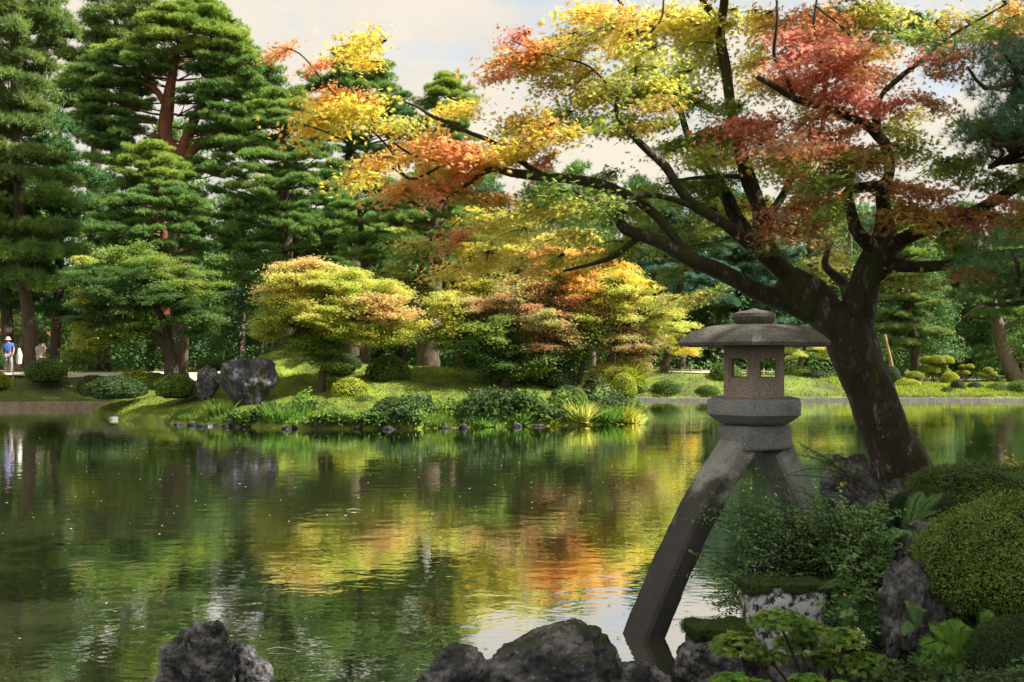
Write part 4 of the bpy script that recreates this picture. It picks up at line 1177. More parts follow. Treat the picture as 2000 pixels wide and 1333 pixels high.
loose_shrub('upright lime shrub on thin stems beside the far path', 1883, 728, 18, 20, 62, 'lime', 4)
loose_shrub('pair of lime rounds on stems right of the upright lime shrub', 1930, 732, 20, 14, 62.5, 'lime', 3)

# ------------------------------------------------------------------ grasses, irises and ferns on the island
def blades(name, label, region, n, hgt, wd, mt, hf, lean=.35, cat='grass', seed=1, kind='stuff'):
    """region: function returning x,y arrays"""
    r = np.random.default_rng(seed)
    X, Y = region(r, n)
    Z = hf(X[None], Y[None])[0]
    ok = Z > .02
    p = np.stack([X, Y, Z - .02], 1)[ok]
    mb = MB()
    d = np.array([0, 0, 1.0]) + r.normal(0, lean, p.shape)
    hh = hgt * r.uniform(.5, 1.2, len(p))
    scatter(mb, BLADE[0] * np.array([1, wd / hgt, 1]), BLADE[1], p, r.normal(0, 1, p.shape) + np.array([0, -1, 0]), d, hh)
    return tag(link(name, mb.mesh(name, mt)), label, cat, kind=kind)
def shore_region(x0, x1, depth, back=0.0):
    pts = np.array(ISLAND[:9])
    def f(r, n):
        X = r.uniform(x0, x1, n)
        Y = np.interp(X, pts[:, 0], pts[:, 1]) + back + r.random(n) ** 1.4 * depth
        return X, Y
    return f
blades('lawn_grass', 'short yellow green grass over the island slope', shore_region(-17, 5, 9.5, .25), 80000, .075, .03, SM['lawn'], h_island, seed=2)
blades('shade_grass', 'short darker grass patches over the island slope', shore_region(-17, 5, 9.5, .2), 45000, .09, .03, SM['clip'], h_island, seed=12)  # darker blades, shade patches on the slope put into their colour
blades('shore_grass', 'longer green grass hanging over the island waterline', shore_region(-12, 4.6, .5, .05), 9000, .2, .03, SM['clip'], h_island, .6, seed=3)
blades('far_grass', 'green grass on the slope of the far bank', lambda r, n: (r.uniform(-26, 30, n), r.uniform(46, 58, n)), 40000, .14, .05, SM['clip'], h_far, seed=5)
blades('far_bright_grass', 'sunlit lime grass on the right part of the far bank', lambda r, n: (r.uniform(18, 30, n), r.uniform(53.6, 60, n)), 16000, .16, .06, SM['lime'], h_far, seed=6)  # lighter blades, sunlight on the right bank put into their colour

def clump(name, label, cx, cy, Y, rx, n, hgt, wd, mt, cat, lean=.4, seed=0, k2=3):
    r = np.random.default_rng(seed)
    b = P(cx, cy, Y)
    mb = MB()
    a = r.uniform(0, 6.28, n); q = np.sqrt(r.random(n)) * rx / F * Y
    base = np.stack([b[0] + q * np.cos(a), Y + q * np.sin(a) * .6, np.full(n, b[2])], 1)
    d = unit(np.array([0, 0, 1.0]) + r.normal(0, lean, (n, 3)))
    hh = hgt * r.uniform(.6, 1.15, n)
    side = unit(np.cross(d, r.normal(0, 1, (n, 3))))
    out_ = unit(np.stack([np.cos(a), np.sin(a), np.zeros(n)], 1) + r.normal(0, .3, (n, 3)))
    V = []
    for j in range(k2 + 1):
        t = j / k2
        c = base + d * (hh * t)[:, None] + out_ * (hh * .45 * t * t)[:, None] * np.array([1, 1, -.6])
        w_ = wd * (1 - t) ** .7 + .001
        V.append(c - side * w_ / 2); V.append(c + side * w_ / 2)
    V = np.stack(V, 1)
    T = []
    for j in range(k2):
        T += [[2 * j, 2 * j + 1, 2 * j + 3], [2 * j, 2 * j + 3, 2 * j + 2]]
    T = np.array(T)[None] + (np.arange(n) * V.shape[1])[:, None, None]
    mb.add(V.reshape(-1, 3), T.reshape(-1, 3), 0, np.repeat(r.random(n), k2 * 2))
    return tag(link(name, mb.mesh(name, mt)), label, cat)
def leafy_shore(seed, mt, thr, n=9000):
    r = np.random.default_rng(seed)
    X, Y = shore_region(-9.5, 4.7, 1.5, .0)(r, n)
    q = np.array([noise.noise(Vector((a * .8, b * .8, seed * 3.7))) for a, b in zip(X, Y)])
    k = q > thr
    X, Y, q = X[k], Y[k], q[k]
    Z = h_island(X[None], Y[None])[0]
    hh = (q - thr + .15) * 1.1 * r.random(len(X)) ** .6
    pp = np.stack([X, Y - .1, np.maximum(Z, 0) + hh], 1)
    mb = MB()
    for _ in range(2):
        scatter(mb, OVAL[0] * np.array([1, 1.1, 1]), OVAL[1], pp + r.normal(0, .05, pp.shape), r.normal(0, .5, pp.shape) + np.array([0, -.3, .8]), r.normal(0, 1, pp.shape) + np.array([0, -.4, -.2]), r.uniform(.07, .16, len(pp)))
    return mb
for sd_, mt_, th_, lb_ in ((3, 'clip', .1, 'mid green leafy plants crowding the island waterline'), (7, 'fresh', .27, 'fresh green leafy plants scattered on the island shore'), (11, 'dark', -.02, 'dark low foliage along the island shore')):
    tag(link('shore_plants', leafy_shore(sd_, mt_, th_).mesh('shore_plants', SM[mt_])), lb_, 'plants', kind='stuff')
clump('iris_clump', 'bank of upright green iris leaves at the foot of the standing rock', 560, 826, 33.0, 45, 420, .62, .05, SM['fresh'], 'plant', .2, 1)
clump('iris_clump', 'smaller iris tuft left of the standing rock', 430, 812, 34.0, 22, 160, .5, .05, SM['clip'], 'plant', .2, 2)
clump('iris_clump', 'iris leaves in front of the standing rock', 490, 830, 33.4, 35, 220, .4, .05, SM['fresh'], 'plant', .25, 3)
clump('grass_clump', 'bright lime grass clump below the golden maple', 628, 812, 33.6, 26, 260, .4, .05, SM['lime'], 'plant', .5, 4)
clump('leafy_clump', 'silvery leaved plant at the waterline below the golden maple', 624, 836, 32.3, 18, 260, .3, .06, SM['white'], 'plant', .6, 5)
clump('grass_clump', 'lime grass tuft just right of the silvery plant', 662, 826, 32.7, 16, 150, .35, .05, SM['lime'], 'plant', .5, 6)
clump('fern_clump', 'green fern clump on the island shore below the pink maple', 1012, 830, 33.5, 20, 260, .5, .05, SM['fresh'], 'fern', .5, 7)
clump('fern_clump', 'pale fern leaning over the water near the island right end', 1182, 822, 34.4, 26, 320, .55, .05, SM['fresh'], 'fern', .55, 8)
clump('grass_clump', 'tall lime grass at the island right tip', 1212, 826, 34.9, 26, 420, .7, .05, SM['lime'], 'plant', .45, 9)
clump('grass_clump', 'yellow green broad leaved plant at the island right tip', 1232, 828, 35.0, 16, 200, .5, .06, LM['yg'], 'plant', .5, 10)
clump('grass_clump', 'yellow leafed plant hanging to the water near the island right end', 1135, 826, 34.0, 16, 260, .75, .06, LM['yg'], 'plant', .4, 11)
clump('bamboo_grass', 'bright lime bamboo grass behind the island right tip', 1222, 745, 37.5, 30, 520, .8, .07, SM['lime'], 'plant', .7, 12)
clump('grass_clump', 'small fern tuft at the waterline right of the ball shrub', 850, 832, 32.5, 30, 220, .3, .05, SM['clip'], 'plant', .5, 13)
clump('grass_clump', 'green tuft at the waterline in the middle of the island', 940, 832, 33.0, 30, 220, .32, .05, SM['fresh'], 'plant', .5, 14)
clump('grass_clump', 'small bright tuft at the waterline right of the green fern clump', 1078, 830, 33.7, 12, 120, .3, .05, SM['lime'], 'plant', .6, 15)
shrub('lime bamboo grass mound behind the island right tip', 1218, 760, 26, 32, 36.6, 'lime', 1, name='bamboo_grass_mound')
shrub('yellow green creeper mound hanging over the island right shore', 1128, 792, 22, 34, 34.9, 'clip', 2, name='creeper_mound')

# white lichened stone block with moss cap, and the mossy slab
def block(name, label, lo, hi, mat, rz=0., bev=.02, capmat=None, cap=.05):
    base = ((lo[0] + hi[0]) / 2, (lo[1] + hi[1]) / 2, lo[2])
    t = thing(name, label, 'rock', base)
    mb = MB(); box(mb, lo, hi, rz=rz, c=((lo[0] + hi[0]) / 2, (lo[1] + hi[1]) / 2, 0))
    me = mb.mesh('stone_block', mat)
    bm = bmesh.new(); bm.from_mesh(me); bmesh.ops.remove_doubles(bm, verts=bm.verts, dist=1e-5)
    bmesh.ops.dissolve_limit(bm, angle_limit=R(1), verts=bm.verts, edges=bm.edges)
    bmesh.ops.subdivide_edges(bm, edges=bm.edges, cuts=14, use_grid_fill=True)
    for v in bm.verts:
        v.co += v.normal * (.035 * noise.fractal(v.co * 2.5, 1, 2, 4))
    bm.to_mesh(me); bm.free()
    for p in me.polygons: p.use_smooth = True
    link('stone', me, t)
    if capmat:
        mb = MB(); box(mb, (lo[0] - .012, lo[1] - .012, hi[2] - .02), (hi[0] + .012, hi[1] + .012, hi[2] + cap + .02), rz=rz, c=((lo[0] + hi[0]) / 2, (lo[1] + hi[1]) / 2, 0))
        me = mb.mesh('moss_cap', capmat)
        bm = bmesh.new(); bm.from_mesh(me); bmesh.ops.remove_doubles(bm, verts=bm.verts, dist=1e-5)
        bmesh.ops.dissolve_limit(bm, angle_limit=R(1), verts=bm.verts, edges=bm.edges)
        bmesh.ops.subdivide_edges(bm, edges=bm.edges, cuts=12, use_grid_fill=True)
        for v in bm.verts:
            v.co += v.normal * (.008 + .035 * noise.fractal(v.co * 9, 1, 2, 4))
        bm.to_mesh(me); bm.free()
        for p in me.polygons: p.use_smooth = True
        link('moss_cap', me, t)
        rg = np.random.default_rng(6); nb = 9000
        co = np.array([v.co[:] for v in me.vertices]); nn_ = np.array([v.normal[:] for v in me.vertices])
        ii = rg.integers(0, len(co), nb)
        ff = MB(); scatter(ff, BLADE[0] * np.array([1, .35, 1]), BLADE[1], co[ii] + rg.normal(0, .012, (nb, 3)) * np.array([1, 1, .2]), rg.normal(0, 1, (nb, 3)), nn_[ii] + rg.normal(0, .5, (nb, 3)), rg.uniform(.008, .02, nb))
        tag(link('moss_fuzz', ff.mesh('moss_fuzz', SM['dark']), t), kind='stuff')
    return t
a = P(1457, 1140, 7.3); b = P(1625, 1250, 7.3)
block('stone_block', 'cut stone block covered in white lichen with a moss cap', (a[0], 7.25, b[2] - .3), (b[0] - .06, 7.47, a[2] - .03), M_white_stone, rz=.06, capmat=M_moss, cap=.01)
a = P(1350, 1222, 7.0); b = P(1452, 1252, 7.0)
block('mossy_slab', 'thick green moss slab on the boulder at the water edge', (a[0], 6.85, b[2] - .04), (b[0], 7.12, a[2] - .03), M_rock_bare, rz=.05, capmat=M_moss, cap=.02)
a = P(50, 776, 46.6); b = P(122, 783, 46.6)
block('stone_slab', 'long pale stone slab lying above the timber piles', (a[0], 46.4, .25), (b[0], 47.0, .44), M_kerb)

# ------------------------------------------------------------------ near clipped shrubs
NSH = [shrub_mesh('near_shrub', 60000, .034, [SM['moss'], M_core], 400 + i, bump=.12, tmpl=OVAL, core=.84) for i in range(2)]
def near_shrub(label, cx, cy, rx, ry, Y, i, mt='moss', depth=1., leafscale=1):
    k = Y / F
    o = link('clipped_azalea', NSH[i], None, P(cx, cy, Y), (0, 0, i * 1.3), (rx * k, rx * k * depth, ry * k), mat=SM[mt])
    return tag(o, label, 'shrub')
near_shrub('wide flat clipped shrub behind, right of the maple base', 1925, 1000, 165, 92, 9.4, 0)
near_shrub('big rounded clipped shrub with one pink flower at the right edge', 1975, 1120, 168, 142, 6.7, 1)
near_shrub('small dark clipped shrub in the bottom right corner', 1990, 1310, 98, 100, 5.7, 0, 'dark')
near_shrub('dark low clipped shrub between the flat shrub and the fern fronds', 1805, 1000, 60, 45, 8.7, 1, 'dark')
# pink flower
mb = MB(); fp = P(1948, 1153, 6.7) - np.array([0, .565, 0]); r = np.random.default_rng(3)
n = 6; a = np.arange(n) * 6.283 / n
scatter(mb, OVAL[0] * np.array([1, 1.8, 1]), OVAL[1], np.repeat(fp[None], n, 0), np.tile([0, -1., .2], (n, 1)), np.stack([np.cos(a), np.full(n, -.4), np.sin(a)], 1), .022)
tag(link('azalea_flower', mb.mesh('azalea_flower', plain('petal_pink', (.8, .06, .2)))), 'single pink flower on the big rounded shrub', 'flower')

# ------------------------------------------------------------------ the big leaning maple
BM_Y = 10.5
bm_base = P(1768, 935, BM_Y); bm_base[2] = .75
maple = thing('leaning_maple', 'large leaning maple turning red and orange behind the stone lantern', 'tree', bm_base)
def limb(pts, name='limb', sides=12, rough=.16, seed=0.):
    mb = MB()
    tube(mb, [P(a, b, y) for a, b, w_, y in pts], [w_ * (.8 if w_ > 24 else .9) * y / F / 2 for a, b, w_, y in pts], sides, 5, rough=rough, seed=seed)
    return link(name, mb.mesh(name, M_bark_dark), maple)
limb([(1800, 1010, 175, 10.5), (1768, 930, 140, 10.5), (1738, 860, 116, 10.5), (1706, 780, 112, 10.5), (1676, 715, 112, 10.5), (1662, 660, 122, 10.5), (1664, 625, 100, 10.5)], 'trunk', 22, .14, 1.)
limb([(1662, 680, 90, 10.5), (1672, 610, 84, 10.5), (1692, 550, 78, 10.45), (1722, 500, 84, 10.4), (1728, 460, 62, 10.4), (1726, 410, 34, 10.3), (1722, 372, 30, 10.2)], 'limb', 16, .16, 2.)
limb([(1672, 690, 90, 10.5), (1640, 640, 92, 10.5), (1600, 600, 96, 10.6), (1566, 572, 92, 10.6), (1535, 540, 66, 10.6)], 'limb', 16, .2, 3.)
limb([(1580, 608, 66, 10.6), (1532, 588, 52, 10.5), (1480, 570, 46, 10.3), (1440, 548, 42, 10.1), (1392, 524, 40, 10), (1350, 508, 36, 9.9), (1300, 478, 34, 9.8), (1252, 460, 32, 9.7), (1218, 445, 24, 9.6), (1190, 400, 12, 9.5), (1150, 385, 8, 9.4)], seed=4.)
limb([(1566, 572, 56, 10.6), (1530, 530, 44, 10.5), (1485, 492, 38, 10.3), (1446, 462, 30, 10.1), (1410, 434, 26, 10), (1362, 406, 24, 9.9), (1330, 373, 22, 9.8), (1300, 326, 18, 9.7), (1260, 290, 16, 9.6), (1231, 259, 14, 9.5), (1205, 224, 10, 9.4), (1206, 186, 7, 9.3)], seed=5.)
limb([(1362, 406, 16, 9.9), (1300, 386, 13, 9.7), (1248, 382, 12, 9.5), (1217, 398, 10, 9.4), (1160, 396, 8, 9.3), (1120, 372, 6, 9.2)], sides=8, seed=6.)
limb([(1600, 600, 60, 10.6), (1530, 530, 48, 10.7), (1500, 480, 40, 10.8), (1480, 400, 38, 10.8), (1460, 345, 34, 10.8), (1442, 280, 28, 10.8), (1428, 210, 26, 10.8), (1418, 140, 26, 10.8), (1406, 70, 22, 10.8), (1414, 10, 20, 10.8), (1420, -60, 16, 10.8)], seed=7.)
limb([(1406, 75, 16, 10.8), (1390, 30, 18, 10.8), (1372, 0, 14, 10.8), (1350, -50, 10, 10.8)], sides=8, seed=8.)
limb([(1560, 560, 44, 10.8), (1500, 500, 38, 11), (1440, 430, 34, 11.1), (1420, 385, 30, 11.1), (1395, 350, 22, 11.2), (1368, 312, 20, 11.2), (1345, 270, 16, 11.3), (1325, 190, 12, 11.3), (1330, 120, 8, 11.4)], seed=9.)
limb([(1390, 215, 14, 10.9), (1360, 196, 14, 11), (1335, 175, 12, 11), (1300, 160, 8, 11), (1240, 120, 6, 11)], sides=8, seed=9.5)
limb([(1715, 495, 44, 10.4), (1676, 455, 32, 10.2), (1664, 420, 26, 10.1), (1658, 375, 26, 10.), (1690, 366, 26, 9.9), (1722, 362, 28, 9.9), (1736, 340, 26, 9.9), (1734, 292, 22, 9.9), (1712, 262, 24, 9.9), (1692, 245, 20, 9.8), (1650, 224, 18, 9.7), (1598, 207, 18, 9.6), (1552, 193, 15, 9.5), (1517, 172, 12, 9.4), (1479, 151, 10, 9.3)], seed=10.)
limb([(1730, 300, 14, 9.9), (1712, 240, 20, 9.9), (1720, 190, 10, 9.9), (1760, 150, 12, 9.8), (1800, 118, 9, 9.7), (1850, 75, 7, 9.6), (1910, 40, 5, 9.5), (1966, 8, 4, 9.4)], sides=8, seed=11.)
limb([(1722, 500, 60, 10.4), (1765, 468, 40, 10.3), (1826, 441, 34, 10.1), (1896, 417, 30, 9.9), (1948, 389, 26, 9.8), (2000, 358, 26, 9.7), (2100, 310, 22, 9.6), (2200, 280, 12, 9.5)], seed=12.)
limb([(1712, 530, 50, 10.4), (1745, 520, 36, 10.3), (1800, 522, 28, 10.1), (1860, 516, 25, 9.9), (1940, 500, 22, 9.7), (2010, 492, 20, 9.5), (2120, 470, 14, 9.3)], seed=13.)
limb([(1658, 600, 30, 10.6), (1648, 556, 24, 10.9), (1612, 520, 16, 11.1), (1618, 480, 10, 11.3), (1600, 440, 7, 11.5)], sides=8, seed=14.)
limb([(1598, 210, 12, 9.6), (1612, 190, 12, 9.6), (1606, 130, 9, 9.6), (1590, 60, 6, 9.6), (1595, 0, 5, 9.6)], sides=8, seed=15.)
limb([(1552, 193, 10, 9.5), (1535, 150, 9, 9.4), (1512, 110, 8, 9.3), (1518, 40, 6, 9.2), (1516, -30, 5, 9.2)], sides=8, seed=16.)
limb([(1640, 218, 7, 9.7), (1690, 150, 6, 9.5), (1660, 70, 5, 9.4), (1590, 10, 4, 9.3)], sides=6, seed=17.)
limb([(1460, 345, 12, 10.8), (1400, 345, 9, 10.4), (1340, 350, 7, 10), (1300, 360, 5, 9.7)], sides=6, seed=18.)
limb([(1500, 425, 20, 11), (1530, 380, 18, 11.2), (1550, 340, 16, 11.3), (1598, 273, 12, 11.4), (1612, 196, 9, 11.5), (1601, 123, 6, 11.5)], sides=8, seed=19.)
# long left bough
limb([(1350, 508, 22, 9.9), (1280, 420, 22, 9.8), (1200, 370, 22, 9.7), (1120, 350, 22, 9.6), (1060, 346, 22, 9.5), (1000, 338, 20, 9.4), (955, 332, 14, 9.3), (900, 370, 8, 9.2), (860, 396, 6, 9.1)], seed=20.)
limb([(1060, 344, 14, 9.5), (964, 280, 11, 9.3), (915, 259, 9, 9.2), (880, 242, 8, 9.1), (845, 228, 8, 9.1), (817, 210, 6, 9.), (789, 199, 4, 9.)], sides=8, seed=21.)
limb([(955, 332, 9, 9.3), (880, 320, 7, 9.2), (800, 350, 6, 9.1), (760, 290, 5, 9.), (700, 230, 4, 8.9), (640, 170, 3, 8.8), (585, 105, 3, 8.7), (530, 92, 2, 8.7)], sides=6, seed=22.)
limb([(880, 320, 6, 9.2), (800, 300, 5, 9.), (740, 250, 4, 8.9), (690, 180, 3.5, 8.9), (655, 120, 3, 8.8), (690, 80, 2.5, 8.8)], sides=6, seed=23.)
limb([(800, 350, 5, 9.1), (720, 300, 4, 9.), (640, 260, 3.5, 8.9), (580, 240, 3, 8.9)], sides=6, seed=24.)
limb([(1206, 186, 6, 9.3), (1150, 130, 5, 9.2), (1080, 110, 4, 9.1), (1000, 80, 3, 9.)], sides=6, seed=25.)
limb([(1240, 150, 6, 9.6), (1248, 70, 8, 9.7), (1215, 10, 6, 9.7), (1180, -30, 6, 9.7)], sides=6, seed=26.)
limb([(1245, 90, 6, 9.6), (1290, 40, 5, 9.7), (1296, 0, 4, 9.7)], sides=6, seed=27.)
limb([(1252, 460, 14, 9.7), (1200, 500, 12, 9.8), (1160, 515, 9, 9.9), (1100, 530, 6, 10)], sides=8, seed=28.)

BL = [ # cx, cy, rx, ry, colour, depth of the spray centre, relative density
 (538, 92, 26, 6, 'orange', 8.8, 1), (685, 84, 52, 16, 'yo', 8.9, 1), (612, 130, 14, 20, 'orange', 8.9, 1), (702, 122, 26, 14, 'yo', 8.9, .8), (640, 178, 34, 18, 'orange', 8.9, 1),
 (662, 212, 66, 24, 'yo', 9, 1.2), (602, 242, 42, 10, 'yo', 9, 1.1), (755, 250, 36, 22, 'yo', 9.1, 1), (728, 306, 36, 18, 'orange', 9.1, 1), (800, 308, 56, 26, 'yo', 9.2, .9),
 (682, 346, 40, 8, 'yo', 9, 1), (880, 208, 60, 12, 'yo', 9.3, 1.2), (866, 288, 44, 18, 'orange', 9.2, 1), (800, 366, 70, 16, 'orange', 9.3, 1.1), (900, 330, 70, 24, 'orange', 9.4, 1),
 (920, 378, 90, 16, 'mix', 9.5, 1.1), (1010, 232, 70, 14, 'mix', 9.5, 1), (1050, 262, 50, 14, 'orange', 9.5, 1), (965, 298, 60, 16, 'orange', 9.4, 1), (1010, 312, 60, 14, 'mix', 9.5, 1),
 (1000, 66, 36, 10, 'red', 9.3, 1), (955, 148, 32, 8, 'red', 9.3, 1), (1010, 105, 74, 20, 'mix', 9.4, 1), (1095, 92, 80, 28, 'mix', 9.5, 1), (1110, 142, 110, 28, 'mix', 9.6, 1.1),
 (1150, 24, 66, 22, 'yo', 9.7, 1), (1210, 60, 80, 34, 'yellow', 9.9, 1), (1290, 30, 76, 36, 'yellow', 10.2, 1), (1370, 60, 60, 40, 'yg', 11, 1), (1250, 130, 90, 34, 'yg', 9.9, 1),
 (1180, 190, 120, 26, 'green', 9.6, 1.1), (1120, 226, 90, 16, 'green', 9.4, 1), (1290, 190, 80, 40, 'green', 10, 1.1), (1230, 236, 90, 24, 'green', 9.8, 1.1), (1350, 120, 50, 44, 'yg', 11.2, 1),  # deep yellow green sprays put the glow of backlit leaves into their colour
 (1100, 366, 110, 16, 'green', 9.6, .7), (1040, 408, 120, 22, 'yellow', 9.8, .6), (960, 446, 110, 24, 'yellow', 10, .55), (830, 478, 110, 14, 'mix', 9.6, .6), (780, 500, 70, 10, 'mix', 9.6, .5),
 (900, 520, 100, 22, 'yellow', 10, .5), (1010, 492, 100, 24, 'yg', 10, .55), (1130, 420, 110, 30, 'yg', 9.8, .7), (1180, 372, 80, 24, 'green', 9.6, .6), (1150, 470, 90, 24, 'yg', 9.9, .6),
 (1120, 505, 96, 16, 'yo', 10.4, .35), (1190, 500, 50, 14, 'yo', 10.4, .5),
 (1310, 420, 90, 44, 'green', 10.5, .9), (1350, 350, 76, 40, 'green', 10.4, .8), (1400, 430, 60, 36, 'yg', 11.6, 1.1), (1400, 250, 70, 50, 'green', 10.6, 1.1), (1330, 290, 60, 36, 'green', 10.2, .7),
 (1330, 470, 80, 26, 'green', 10.9, .8), (1350, 585, 100, 22, 'yg', 12, .8), (1290, 540, 50, 26, 'green', 11.5, .6), (1420, 330, 60, 30, 'yg', 11.4, .9),
 (1560, 56, 76, 30, 'red', 9.5, 1.2), (1630, 86, 86, 30, 'red', 9.4, 1.3), (1580, 124, 86, 26, 'red', 9.4, 1.2), (1640, 168, 84, 24, 'red', 9.5, 1.2), (1700, 140, 70, 30, 'red', 9.5, 1.2), (1745, 90, 40, 20, 'rb', 9.6, 1),
 (1560, 226, 70, 10, 'red', 9.4, 1.1), (1450, 240, 74, 16, 'red', 9.4, 1.1), (1485, 268, 64, 16, 'red', 9.4, 1.1), (1600, 256, 80, 18, 'red', 9.5, 1.1), (1700, 208, 66, 24, 'red', 9.5, 1.1),
 (1830, 112, 46, 16, 'rb', 9.5, 1.1), (1858, 134, 26, 12, 'red', 9.5, 1), (1845, 196, 58, 8, 'rb', 9.5, 1.1), (1790, 60, 90, 22, 'green', 9.9, 1.1), (1700, 26, 80, 20, 'yg', 10.2, 1.1), (1620, 20, 60, 20, 'mix', 10, 1),
 (1860, 44, 70, 20, 'green', 9.8, 1), (1930, 40, 56, 16, 'green', 9.7, 1), (1985, 16, 26, 12, 'mix', 9.6, 1), (1480, 56, 40, 34, 'yo', 11, 1.1), (1455, 130, 40, 44, 'yg', 11.2, 1.1), (1500, 180, 60, 26, 'mix', 10.6, .8),  # yellow back layer: light through the leaves put into the colour
 (1650, 296, 96, 24, 'rb', 9.5, 1.2), (1560, 296, 70, 20, 'rb', 9.4, 1), (1600, 350, 76, 28, 'rb', 9.5, 1.3), (1560, 410, 52, 30, 'rb', 9.4, 1.3), (1540, 456, 40, 20, 'rb', 9.3, 1.2), (1500, 488, 22, 8, 'rb', 9.3, 1.2),
 (1695, 316, 70, 30, 'green', 9.4, 1.2), (1640, 400, 50, 22, 'green', 9.8, .9), (1800, 360, 80, 20, 'rb', 9.4, 1.1), (1830, 408, 90, 20, 'red', 9.4, 1.2), (1950, 424, 60, 26, 'red', 9.3, 1.3), (1985, 392, 30, 22, 'red', 9.3, 1),
 (1750, 412, 46, 14, 'rb', 9.5, 1.1), (1880, 326, 90, 20, 'green', 9.6, 1), (1965, 340, 50, 24, 'green', 9.5, 1), (1950, 236, 70, 34, 'green', 9.5, .9), (1785, 245, 46, 30, 'yg', 10.6, .9), (1790, 300, 60, 16, 'green', 10, .9),
 (1870, 474, 90, 18, 'green', 9.7, .9), (1930, 520, 56, 12, 'rb', 9.4, 1), (1905, 540, 24, 12, 'red', 9.4, .8), (1600, 440, 50, 30, 'green', 11.4, 1), (1600, 520, 60, 30, 'yg', 11.8, 1), (1790, 540, 50, 16, 'green', 10.6, .8), (1560, 180, 60, 30, 'mix', 11, .7),
 (1650, 40, 90, 30, 'mix', 11.4, .8), (1530, 330, 60, 40, 'yg', 11.6, .9), (1440, 390, 60, 30, 'yellow', 12, .9), (1740, 470, 60, 20, 'green', 11.2, .7),
 # beyond the frame: the crown goes on
 (2080, 420, 80, 40, 'red', 9.5, .9), (2100, 330, 90, 50, 'rb', 9.6, .8), (2080, 200, 90, 60, 'green', 9.8, .8), (2050, 60, 90, 50, 'rb', 10, .8), (1950, -60, 120, 50, 'green', 10, .8), (1750, -70, 140, 50, 'red', 10, .8),
 (1550, -80, 140, 50, 'rb', 10.2, .8), (1380, -80, 120, 50, 'yo', 10.4, .8), (1220, -60, 100, 40, 'yellow', 10.2, .8), (1650, -180, 200, 50, 'green', 10.4, .6), (1900, -180, 150, 50, 'rb', 10.4, .6),
 (1300, -200, 200, 60, 'yg', 10.2, .6), (1500, -330, 260, 70, 'green', 10.6, .25), (1850, -330, 260, 70, 'rb', 10.8, .25), (1650, -480, 260, 70, 'green', 10.6, .2), (1000, -170, 100, 40, 'yo', 9.8, .4),
]
for cx, cy, rx, ry, mt, yc, dn in BL:
    n = max(1, int(round(dn * (2.2 if cx < 1080 and cy < 400 else 1.4) * (rx * 2 / 92.0) * (max(ry, 9) * 2 / 36.0))))
    for i in range(n):
        s_ = random.uniform(.62, .95)
        if rx < 40: s_ *= .72
        m_ = max(rx - 70 * s_ * .55, 4)
        ang = random.uniform(0, 6.283); q_ = math.sqrt(random.random())
        u_ = (-1 + 2 * (i + random.random()) / n) if n > 1 else 0
        x_ = cx + u_ * m_; y_ = cy + random.uniform(-1, 1) * ry * .8
        Yq = yc + random.uniform(-.45, .45) + (random.uniform(0, 1.2) if random.random() < .25 else 0)
        q = P(x_, y_, Yq)
        # sprays point away from the trunk
        dx, dy = q[0] - 3.4, q[1] - 10.5
        az = math.atan2(dy, dx) + random.gauss(0, .6)
        alt = dict(red=('rb', 'mix'), rb=('red', 'green', 'mix'), orange=('yo', 'mix'), yo=('yellow', 'yg', 'orange'), green=('yg', 'green', 'mix'), yg=('green', 'yellow'), mix=('green', 'yg', 'orange'), yellow=('yg', 'yo'))
        mt_ = random.choice(alt[mt]) if random.random() < .3 else mt
        link('leaf_spray', random.choice(NEAR_SPRAYS), maple, q, (random.gauss(0, .16), random.gauss(.16, .14), az), (s_, s_, s_), mat=LM[mt_])

# ------------------------------------------------------------------ evergreens beyond the right edge that shade the foreground
def shade_pine(label, base, h, rad, z0, n, tone, seed, keepout=None, extra=()):
    rr = random.Random(seed)
    t = thing('pine_tree', label, 'tree', base)
    mb = MB(); tube(mb, [base, (base[0] + .2, base[1], base[2] + h * .5), (base[0], base[1] + .2, base[2] + h)], [.3, .22, .06], 10, 5, rough=.12)
    link('trunk', mb.mesh('trunk', M_bark), t)
    lm = MB()
    pts = []
    for i in range(n):
        f = (i + .5) / n
        a = rr.uniform(0, 6.283); q = rad * math.sqrt(rr.random()) * (1 - .45 * f)
        p = np.array([base[0] + q * math.cos(a), base[1] + q * math.sin(a), z0 + (h + base[2] - z0) * f])
        if keepout is None or not keepout(p): pts.append(p)
    pts += [np.array(e) for e in extra]
    for p in pts:
        s_ = rr.uniform(.7, 1.0)
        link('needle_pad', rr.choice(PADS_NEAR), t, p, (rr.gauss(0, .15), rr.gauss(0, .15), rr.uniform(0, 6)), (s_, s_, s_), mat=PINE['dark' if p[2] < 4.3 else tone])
        r0 = np.array([base[0], base[1], p[2] - .5])
        tube(lm, [r0, (r0 + p) / 2 - np.array([0, 0, .1]), p], [.07, .045, .02], 5, 3)
    link('branches', lm.mesh('branches', M_bark), t)
PADS_NEAR = [pine_pad('needle_pad', 260 + i, 230, [PINE['dark'], M_bark], flat=.55, nl=.13, nw=.0055, blobs=8, needles=22) for i in range(4)]
def out_of_view(p):
    # true when the pad would stand inside the picture
    return p[1] > .3 and p[0] / p[1] < .62 and (p[2] - H) / p[1] < .55
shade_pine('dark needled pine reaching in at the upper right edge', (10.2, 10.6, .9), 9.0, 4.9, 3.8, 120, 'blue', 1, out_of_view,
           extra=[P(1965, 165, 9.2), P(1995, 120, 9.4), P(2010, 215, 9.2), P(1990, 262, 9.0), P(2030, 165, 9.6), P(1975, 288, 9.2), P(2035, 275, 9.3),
                  P(2020, 545, 8.6), P(2060, 520, 8.8), P(2000, 570, 8.8)])
